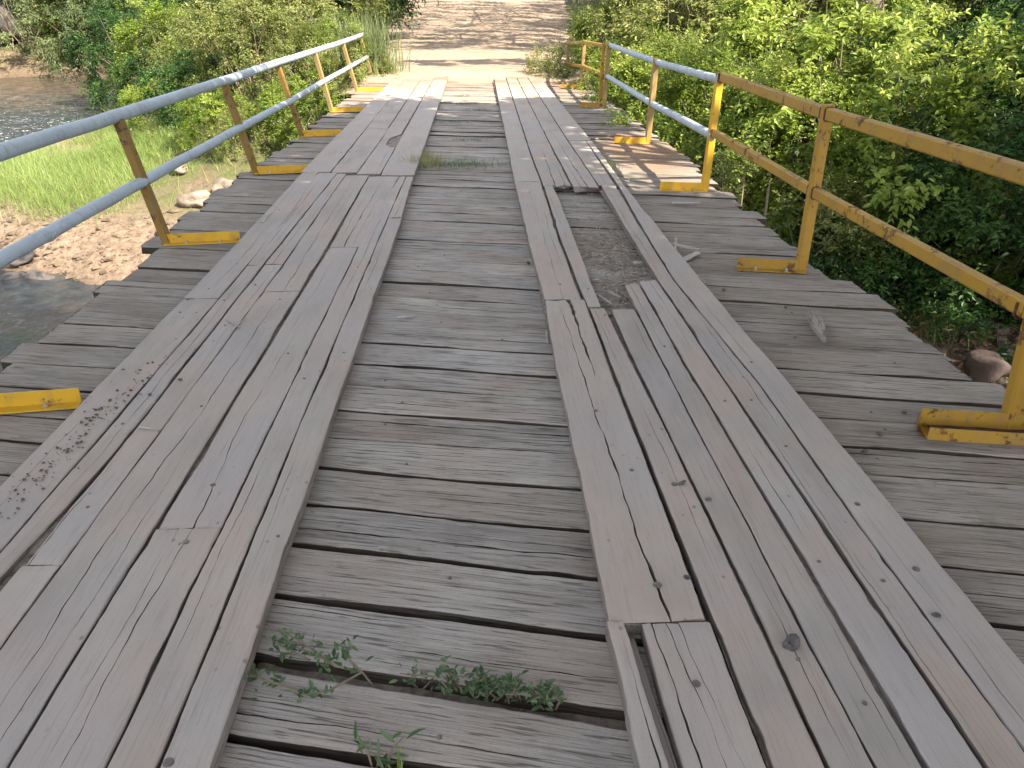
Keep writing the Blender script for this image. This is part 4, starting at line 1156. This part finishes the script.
n = 5200
x = rng.uniform(2.5, 7.5, n); y = rng.uniform(4.0, 9.0, n)
P = np.stack([x, y, ground_z(x, y) + rng.uniform(.005, .05, n)], 1)
D = rdir(rng, n) * np.array([1, 1, .25]); Nn = np.array([0, 0, 1.0]) + rng.normal(0, .35, (n, 3))
v, F, tn = leaves(P, D, Nn, rng.uniform(.06, .13, n), rng.uniform(.03, .07, n), rng, .12)
tag(link('fallen_leaves', mesh('fallen_leaves', v, [F], [LEAF['litter']], None, False, {'tint': tn})), 'brown fallen leaves littering the ground at the right edge', 'fallen leaves', kind='stuff')


def tuft(name, x, y, z, n, h, spread, leaf, label, cat, seed, lean=.8, w=.006, sy=None, name2='grass_tuft'):
    rng = np.random.default_rng(seed)
    P = np.stack([rng.normal(0, spread, n), rng.normal(0, sy or spread, n), np.zeros(n) - .01], 1)
    v, F, tn = blades(P, rng.uniform(.4, 1.0, n) * h, rng, lean, w)
    o = link(name, mesh(name, v, F, [LEAF[leaf]], None, False, {'tint': tn}), None, (x, y, z))
    return tag(o, label, cat)
def weed(name, x, y, z, pts, n_lf, L, W, leaf, label, cat, seed, stem=True, r=.02):
    """a small plant: stems along pts (lists of local points) with leaves along them"""
    rng = np.random.default_rng(seed)
    root = empty(name, (x, y, z)); tag(root, label, cat)
    P, D = [], []
    a = Acc()
    for path in pts:
        path = [Vector(p) for p in path]
        if stem: a.tube(path, [.0032] * (len(path) - 1) + [.0014], 5, cap=False)
        for k in range(n_lf):
            f = rng.uniform(.25, 1.0) * (len(path) - 1); i = min(int(f), len(path) - 2)
            p = path[i].lerp(path[i + 1], f - i)
            P.append(np.array(p) + rng.normal(0, r * .5, 3)); D.append(np.array(path[i + 1] - path[i]) / max(1e-5, (path[i + 1] - path[i]).length) * .5 + rng.normal(0, .7, 3) + np.array([0, 0, .2]))
    P = np.array(P); P[:, 2] = np.maximum(P[:, 2], .003); D = np.array(D); n = len(P)
    v, F, tn = leaves(P, D, np.array([0, 0, 1.0]) + rng.normal(0, .4, (n, 3)), rng.uniform(.7, 1.3, n) * L, rng.uniform(.7, 1.3, n) * W, rng)
    v[:, 2] = np.maximum(v[:, 2], .002)
    link('foliage', mesh('foliage', v, [F], [LEAF[leaf]], None, False, {'tint': tn}), root)
    if stem: a.build('stem', TWIG, root)
    return root

# plants growing on the deck
gx, gy = G(450, 165)
tuft('grass_tuft', gx - .25, gy + .02, 0, 300, .17, .15, 'straw', 'pale yellow-green grass tuft in the middle of the bridge by the left track', 'grass tuft', 1, sy=.13, lean=1.5)
tuft('grass_tuft', gx + .12, gy - .02, 0, 420, .10, .24, 'weed', 'wide low green grass patch across the centre planks', 'grass patch', 2, sy=.12, lean=1.8)
tuft('grass_tuft', gx - .42, gy - .06, 0, 120, .11, .06, 'grass', 'green tuft at the left foot of the pale grass on the centre planks', 'grass tuft', 4, lean=1.4)
gx, gy = G(428, 155)
tuft('grass_tuft', gx - .02, gy - .1, .0, 90, .11, .05, 'straw', 'small upright tuft against the inner edge of the left track', 'grass tuft', 3)
for k, (u, v_) in enumerate([(465, 104), (480, 110), (462, 96), (475, 88), (455, 122), (470, 140)]):
    gx, gy = G(u, v_)
    tuft('weed_tuft', gx, gy, 0, 110, .06, .14, 'weed', ['small dark weed row on the far centre planks', 'weed sprig right of the far weed row', 'thin weed row nearer the road', 'yellowish weeds where the deck meets the road', 'tiny weeds beside the left track far along', 'lone weed sprig above the big grass patch'][k], 'weed', 10 + k, sy=.04)
gx, gy = G(606, 165)
tuft('grass_tuft', gx, gy, 0, 200, .10, .07, 'straw', 'yellowish grass growing on the sunlit right walkway by the track', 'grass tuft', 21, sy=.30)
gx, gy = G(342, 157)
tuft('weed_tuft', gx, gy, 0, 60, .12, .06, 'weed', 'pale green sprout lying on the left walkway', 'weed', 22, 1.3)
# near sprawling weed: stem forks from the gap
ox, oy = G(372, 682, -.01)
def loc_(u, v, z): p = G(u, v, z); return (p[0] - ox, p[1] - oy, z)
weed('sprawling_weed', ox, oy, 0, [[(0, 0, -.02), loc_(362, 672, .03), loc_(335, 666, .05), loc_(300, 640, .06), loc_(283, 632, .03)],
     [loc_(362, 672, .03), loc_(350, 660, .06), loc_(342, 640, .09)], [loc_(335, 666, .05), loc_(318, 655, .06), loc_(290, 645, .04)],
     [loc_(362, 672, .03), loc_(330, 690, .03), loc_(310, 695, .015), loc_(280, 690, .015)], [loc_(310, 660, .05), loc_(290, 650, .04), loc_(272, 640, .02)], [loc_(300, 690, .02), loc_(265, 680, .015), loc_(250, 672, .01)]],
     24, .026, .011, 'weed', 'sprawling weed with thin brown stem and small leaves on the near centre planks', 'weed', 41, r=.03)
ox, oy = G(490, 692, -.01)
rng = np.random.default_rng(5)
paths = []
for k in range(26):
    px, py = rng.uniform(-.20, .19), 0
    py = -.245 * px + rng.uniform(-.012, .012)
    paths.append([(px, py, -.03), (px + rng.normal(0, .02), py + rng.normal(0, .015), .012), (px + rng.normal(0, .045), py + rng.normal(0, .02), rng.uniform(.02, .055))])
weed('gap_weed', ox, oy, 0, paths, 15, .022, .010, 'weed', 'row of low green weeds growing out of the wide gap near the bottom', 'weed', 42, r=.022)
ox, oy = G(372, 762, 0)
weed('grass_sprout', ox, oy, 0, [[(0, 0, -.03), (-.01, .01, .03), (-.03, .02, .06)], [(.01, 0, -.03), (.02, .0, .03), (.0, -.02, .05)], [(.03, 0, -.03), (.05, .01, .03), (.08, .03, .05)]], 5, .05, .012, 'weed', 'drooping grass sprout at the bottom edge of the photo', 'weed', 43, r=.012)
ox, oy = G(395, 765, 0)
tuft('grass_tuft', ox, oy, -.02, 9, .10, .012, 'grass', 'few fresh green grass blades poking through the bottom gap', 'grass blades', 44, 1.0, .005)
px_, py_ = G(938, 322, -1.7)
tuft('grass_tuft', px_, py_, gz(px_, py_), 700, .22, .22, 'straw', 'sunlit yellow-green grass spot on the bank by the right deck edge', 'grass tuft', 47, 1.3, sy=.30)
px_, py_ = G(1003, 268, -1.4)
plant('bright_c', px_, py_, 'small bright long-leaved plant at the right edge above the leaf litter', .34)
px_, py_ = G(1012, 348, -1.6)
plant('low_deep', px_, py_, 'tiny green broad-leaved plant behind the reddish boulder', .22)
# plants at the ends of the railings
gx, gy = -2.75, 20.4
t_ = tuft('reed_clump', gx, gy, gz(gx, gy), 900, 1.65, .34, 'grey', 'tall pale feathery grass clump at the far end of the left railing', 'tall grass', 45, .6, .012, .4)
tuft('reed_clump', gx + .25, gy - .4, gz(gx, gy - .4), 500, .9, .3, 'straw', 'shorter yellowish grass at the foot of the tall feathery clump', 'tall grass', 46, .7, .010, .4)
plant('low_olive', -2.75, 19.7, 'low yellowish bush at the foot of the tall feathery grass by the road', .75, .8, dz=.1)
plant('low_olive', 1.85, 19.7, 'small round bush on the road at the end of the right railing', .66, .85, dz=.12)


# ------------------------------------------------------------------ stones, rocks, debris
def stone(name, x, y, z, s, mat, label, cat, seed, group=None, sub=3, rough=.22, parent=None):
    rng = np.random.default_rng(seed)
    import bmesh
    bm = bmesh.new(); bmesh.ops.create_icosphere(bm, subdivisions=sub, radius=1.0)
    me = bpy.data.meshes.new(name); bm.to_mesh(me); bm.free()
    co = np.empty(len(me.vertices) * 3); me.vertices.foreach_get('co', co); co = co.reshape(-1, 3)
    f = np.zeros(len(co))
    for k in range(7):
        d = rdir(rng, 1)[0]; f -= np.maximum(co @ d - rng.uniform(.45, .8), 0) * .9      # flat facets
    for k in range(6):
        d = rdir(rng, 1)[0] * rng.uniform(2, 7); f += rough * .25 * np.sin(co @ d + rng.uniform(0, 6))
    co = co * (1 + f)[:, None] * np.array(s)
    me.vertices.foreach_set('co', co.reshape(-1)); me.materials.append(mat)
    me.polygons.foreach_set('use_smooth', np.full(len(me.polygons), sub > 2)); me.update()
    o = link(name, me, parent, (x, y, z), (0, 0, rng.uniform(0, 6)))
    return tag(o, label, cat, group)

# pebbles on the deck: (u, v, level, radius, label or None)
pebs = [(790, 645, .05, .024, 'dark lump of stone lying on the right track near the bottom'), (765, 503, .05, .0, None),
        (880, 435, 0, .017, 'black oval pebble on the right walkway left of the rusty foot channel'), (904, 413, 0, .011, 'tiny dark pebble right of the pair above the black oval one'),
        (838, 450, 0, .018, 'pebble touching the outer edge of the right track'), (863, 453, 0, .017, 'pebble in the plank gap beside the right track'),
        (854, 470, 0, .013, None), (795, 338, 0, .011, None), (786, 308, 0, .009, None), (724, 290, 0, .012, None), (936, 616, .05, .012, 'small stone near the outer edge of the right track'),
        (686, 578, .05, .012, 'rounded stone over the dark nail hole in the right track'), (682, 484, .05, .014, 'grey pebble beside a crack in the right track'), (528, 264, 0, .020, 'pale wood knot lying against the inner edge of the right track'),
        (150, 395, .05, .009, None), (180, 380, .05, .009, None), (100, 410, .05, .009, None)]
for k, (u, v_, z, r, lb) in enumerate(pebs):
    if r == 0: continue
    px, py = G(u, v_, z)
    stone('pebble', px, py, z + r * .45, (r, r * 1.3, r * .75), STONE, lb or 'tiny dark pebble scattered on the grey planks', 'pebble', 60 + k, 'tiny pebbles on the deck' if lb is None else None, 2)
# crumbs of dry mud along the left track
rng = np.random.default_rng(61)
V_, F_ = [], []
acc = Acc()
for k in range(210):
    a_ = rng.random()
    u = 6 + 150 * a_ + rng.normal(0, 7); v_ = 512 - 150 * a_ + rng.normal(0, 9)
    if k > 170: u, v_ = rng.uniform(130, 300), rng.uniform(190, 360)
    px, py = G(u, v_, .05)
    if not (-1.78 < px < -1.3): continue
    s = rng.choice([.003, .005, .009], p=[.5, .35, .15])
    o8 = np.array([(1, 0, 0), (-1, 0, 0), (0, 1, 0), (0, -1, 0), (0, 0, .8), (0, 0, -.5)]) * s * rng.uniform(.7, 1.3, (6, 1)) + np.array([px, py, .052 + s * .3])
    acc.add(o8, [(0, 2, 4), (2, 1, 4), (1, 3, 4), (3, 0, 4), (2, 0, 5), (1, 2, 5), (3, 1, 5), (0, 3, 5)])
o = acc.build('mud_crumbs', MUD); tag(o, 'crumbs of dry mud strewn on the outer plank of the left track', 'mud crumbs', kind='stuff')

# wood chips in the hole of the right track, with longer slivers
n = 5200
x = rng.uniform(.72, 1.12, n); y = 4.2 + 3.2 * rng.random(n)
k = rng.random(n) < (.25 + .75 * sstep(6.4, 5.0, y)) * (.4 + .6 * sstep(.78, .92, x)); x, y = x[k], y[k]; n = len(x)
P = np.stack([x, y, .004 + rng.uniform(0, .014, n)], 1)
D = rdir(rng, n) * np.array([1, 1, .12])
L = rng.choice([.010, .016, .03, .07], n, p=[.45, .35, .16, .04])
v, F, tn = leaves(P, D, np.array([0, 0, 1.0]) + rng.normal(0, .4, (n, 3)), L, np.minimum(L * .4, .007), rng, .25)
tag(link('wood_chips', mesh('wood_chips', v, [F], [LEAF['chip']], None, False, {'tint': tn})), 'heap of wood chips and splinters in the hole of the right track', 'wood chips', kind='stuff')

def splinter(u0, v0, u1, v1, z, w, h, label, cat='wood piece', taper=.4, name='wood_splinter', block=False):
    p, q = G(u0, v0, z), G(u1, v1, z)
    L = math.hypot(q[0] - p[0], q[1] - p[1]); ang = math.atan2(q[1] - p[1], q[0] - p[0]) - PI / 2
    a = Acc(); n = 7; vv = []; rs = random.Random(int(u0 * 7 + v0))
    for i in range(n):
        f = i / (n - 1); ww = w * (1 - (1 - taper) * f ** 1.6) / 2 * rs.uniform(.85, 1.1); hh = h * (1 - .5 * f ** 2) * rs.uniform(.85, 1.1)
        if block:
            k_ = 1.0 if f < .5 else (1 - (f - .5) * 1.5); ww = w * k_ / 2 * rs.uniform(.94, 1.05); hh = h * (1 if f < .55 else .6 - .5 * (f - .55)) * rs.uniform(.92, 1.06)
        c = rs.uniform(-.1, .1) * w * (.4 if block else 1)
        for (sx, sz_) in ((-1, 0), (-1, .9), (-.85, 1), (.85, .97), (1, .85), (1, 0)):
            vv.append((c + sx * ww, f * L + rs.uniform(-.02, .02) * L * (i > 0), sz_ * hh))
    ff = []
    for i in range(n - 1):
        for j in range(6): ff.append((i * 6 + j, i * 6 + (j + 1) % 6, (i + 1) * 6 + (j + 1) % 6, (i + 1) * 6 + j))
    ff += [tuple(range(5, -1, -1)), tuple(range((n - 1) * 6, n * 6))]
    a.add(np.array(vv), ff)
    o = a.build(name, WEDGE if block else SPLINT, None, (p[0], p[1], z + .002), rot=(0, 0, ang))
    return tag(o, label, cat)
splinter(812, 318, 824, 343, 0, .065, .045, 'broken wooden wedge tapering to a pale point on the right walkway', taper=.25, name='broken_wood_wedge', block=True)
splinter(672, 246, 699, 250, .012, .030, .018, 'long grey wood splinter beside the right track at the walkway edge', taper=.6)
splinter(681, 262, 698, 253, .0, .05, .015, 'flat pale wood offcut below the long splinter', taper=.7)
splinter(675, 253, 676, 239, .014, .018, .016, 'short upright splinter crossing the long one', taper=.8)
splinter(695, 276, 705, 284, 0, .03, .012, 'pale chip lying nearest below the wood offcuts', taper=.5)
splinter(672, 203, 700, 203, 0, .035, .006, 'thin bleached sliver below the yellow bracket at the sunlit walkway', taper=.6)
splinter(397, 318, 416, 316, 0, .016, .007, 'pale stick lying across the centre planks', taper=.6)
splinter(546, 332, 548, 344, 0, .012, .008, 'small pale stick by the inner edge of the right track', taper=.7)
splinter(599, 297, 612, 305, .012, .018, .012, 'grey sliver at the near corner of the track hole', taper=.5)
splinter(608, 292, 620, 298, .012, .015, .010, 'thin sliver above the one in the corner of the hole', taper=.5)
splinter(634, 264, 642, 263, .012, .03, .012, 'short whitish chip against the right side of the track hole', taper=.7)

splinter(227, 320, 240, 328, .05, .014, .007, 'thin pale twig lying on the left track beside a joint', taper=.5)
splinter(262, 223, 272, 213, .05, .016, .007, 'pale curled sliver on the outer plank of the left track', taper=.4)
splinter(139, 428, 158, 430, .05, .008, .006, 'short pale twig stuck at a crack of the left track', taper=.5)
splinter(233, 330, 246, 318, .05, .007, .005, 'dry straw crossing the thin pale twig on the left track', taper=.5)
# rocks on the banks and in the water
def rock(u, v_, z, s, mat, label, seed, group=None, name='rock', sink=.3):
    px, py = G(u, v_, z)
    return stone(name, px, py, gz(px, py) + s[2] * (1 - 2 * sink) if z < -.2 else z, s, mat, label, name, seed, group, 3)
rock(987, 358, -1.68, (.25, .20, .18), ROCKRED, 'reddish smooth boulder beside the deck edge at the right', 201, name='boulder', sink=.1)
rock(1008, 366, -1.72, (.10, .08, .06), ROCK, 'pale stone right of the reddish boulder', 202)
rock(998, 330, -1.72, (.14, .11, .09), ROCK, 'brown stone among the leaf litter behind the reddish boulder', 203)
rock(1018, 322, -1.72, (.16, .12, .10), ROCK, 'rough stone at the right edge above the leaf litter', 204)
rock(78, 305, -2.2, (.22, .17, .13), ROCKDARK, 'dark red-brown stone breaking the rippling water', 205, sink=.05)
rock(14, 285, -2.2, (.25, .2, .14), ROCKDARK, 'mossy stone in the stream near the left frame edge', 206, sink=.1)
rock(38, 262, -2.0, (.3, .22, .14), ROCKDARK, 'dark flat stone on the shaded shore', 207)
rock(20, 252, -2.0, (.22, .18, .12), ROCKDARK, 'dark stone farther up the shaded shore', 208)
rock(8, 262, -2.0, (.26, .2, .13), ROCKDARK, 'dark stone at the left end of the shaded shore', 209)
rock(196, 188, -1.35, (.42, .30, .16), ROCK, 'big pale slab of rock on the sunny bank below the railing', 210)
rock(222, 176, -1.2, (.36, .30, .22), ROCK, 'pale block topping the rocks by the left bridge end', 211)
rock(232, 190, -1.2, (.28, .24, .16), ROCK, 'pinkish rock nearest the plank ends on the left', 212)
rock(206, 206, -1.45, (.34, .24, .12), ROCK, 'low pale rock in the sandy grass on the left', 213)
rock(182, 172, -1.35, (.3, .2, .12), ROCK, 'tan rock in front of the low left shrub', 214)
rock(160, 222, -1.6, (.16, .13, .09), ROCK, 'small tan stone in the sandy grass', 215)
rock(48, 128, -1.6, (.55, .42, .28), ROCKDARK, 'black wet rock in the white rapids', 216, sink=.15)
rock(20, 122, -1.6, (.5, .4, .26), ROCKDARK, 'wet dark rock left of the rapids', 217, sink=.15)
rock(70, 116, -1.6, (.6, .35, .2), ROCKDARK, 'low brown rock ledge beside the rapids', 218, sink=.15)
rock(95, 98, -1.6, (.9, .4, .16), ROCK, 'pale flat rock ledge in the sunlit pool', 219, sink=.15)
rock(50, 90, -1.6, (.8, .4, .2), ROCK, 'long tan rock ledge in the pool at the left', 220, sink=.15)
rock(130, 108, -1.6, (.8, .4, .16), ROCK, 'flat tan rock near the shrubs by the pool', 221, sink=.15)
rock(45, 66, -1.5, (1.3, .7, .5), ROCK, 'pale sunlit boulder on the far bank of the pool', 222, name='boulder')
rock(98, 66, -1.5, (1.2, .7, .4), ROCK, 'pale broad rock at the foot of the willowy shrubs', 223)
rock(4, 66, -1.4, (2.0, 1.5, 1.9), ROCKDARK, 'huge dark boulder at the left frame edge by the pool', 224, name='boulder')
rock(160, 60, -1.4, (1.0, .6, .35), ROCK, 'reddish tan rock behind the dark shrub by the pool', 225)
# pale roots and stones of the abutment below the right corner post
for k, (u, v_, s) in enumerate([(690, 178, (.16, .14, .30)), (668, 165, (.18, .14, .22)), (705, 172, (.14, .12, .26))]):
    rock(u, v_, -.55, s, ROCK, ['pale upright stone of the bank by the right corner post', 'pale stone left of the upright ones behind the right railing', 'whitish stone nearest the yellow corner post'][k], 230 + k, sink=-.6)
# dead cane stalks on the right bank, seen through the rails
def cane(u0, v0, z0, u1, v1, Y, label, seed):
    p = GY(u0, v0, Y); q = GY(u1, v1, Y)
    p = Vector((p.x, p.y, gz(p.x, p.y) - .05)) if z0 is None else p
    a = Acc(); m = (p + q) / 2 + Vector((.03, 0, 0))
    o0 = p.copy()
    a.tube([p - o0, m - o0, q - o0], [.012, .010, .006], 6)
    tag(a.build('dead_cane', TWIG, None, tuple(o0), smooth=True), label, 'dead cane')
cane(764, 222, None, 770, 180, 6.9, 'thin pale dead cane leaning by the plank ends under the middle rail', 1)
cane(766, 224, None, 768, 188, 6.7, 'second pale cane crossing the thin one under the middle rail', 2)
cane(740, 200, None, 745, 172, 7.6, 'short pale cane right of the yellow corner post', 3)

# ------------------------------------------------------------------ camera, sun, sky
cam = bpy.data.cameras.new('camera'); co = bpy.data.objects.new('camera', cam); COL.objects.link(co)
cam.sensor_fit = 'HORIZONTAL'; cam.sensor_width = 36; cam.lens = FPX / 1024 * 36
cam.clip_start = .05; cam.clip_end = 1500
co.location = (0, 0, CAMZ); co.rotation_euler = (PI / 2 - PITCH, 0, -YAW)
SC.camera = co

SUN = Vector((.73, -.60, 1.0)).normalized()
sl = bpy.data.lights.new('sun', 'SUN'); sl.energy = 4.9; sl.angle = math.radians(.5); sl.color = (1, .91, .75)
so = bpy.data.objects.new('sun', sl); COL.objects.link(so); so.rotation_euler = SUN.to_track_quat('Z', 'Y').to_euler(); so.location = (20, -16, 30)
w = bpy.data.worlds.new('World'); SC.world = w; w.use_nodes = True
nt = w.node_tree; bg = nt.nodes['Background']
sky = nt.nodes.new('ShaderNodeTexSky'); sky.sky_type = 'NISHITA'; sky.sun_disc = False
sky.sun_elevation = math.asin(SUN.z); sky.sun_rotation = math.atan2(SUN.x, SUN.y)
sky.air_density = 1.0; sky.dust_density = .6; sky.ozone_density = 1.0
hs = nt.nodes.new('ShaderNodeHueSaturation'); hs.inputs['Saturation'].default_value = .31
nt.links.new(sky.outputs[0], hs.inputs['Color']); nt.links.new(hs.outputs[0], bg.inputs[0]); bg.inputs[1].default_value = .15
SC.view_settings.view_transform = 'Standard'; SC.view_settings.look = 'None'
SC.view_settings.exposure = 1.85; SC.view_settings.gamma = 1.0
SC.cycles.max_bounces = 8; SC.cycles.use_denoising = True
print('deck planks', nplank, 'faces', sum(len(m.polygons) for m in bpy.data.meshes))
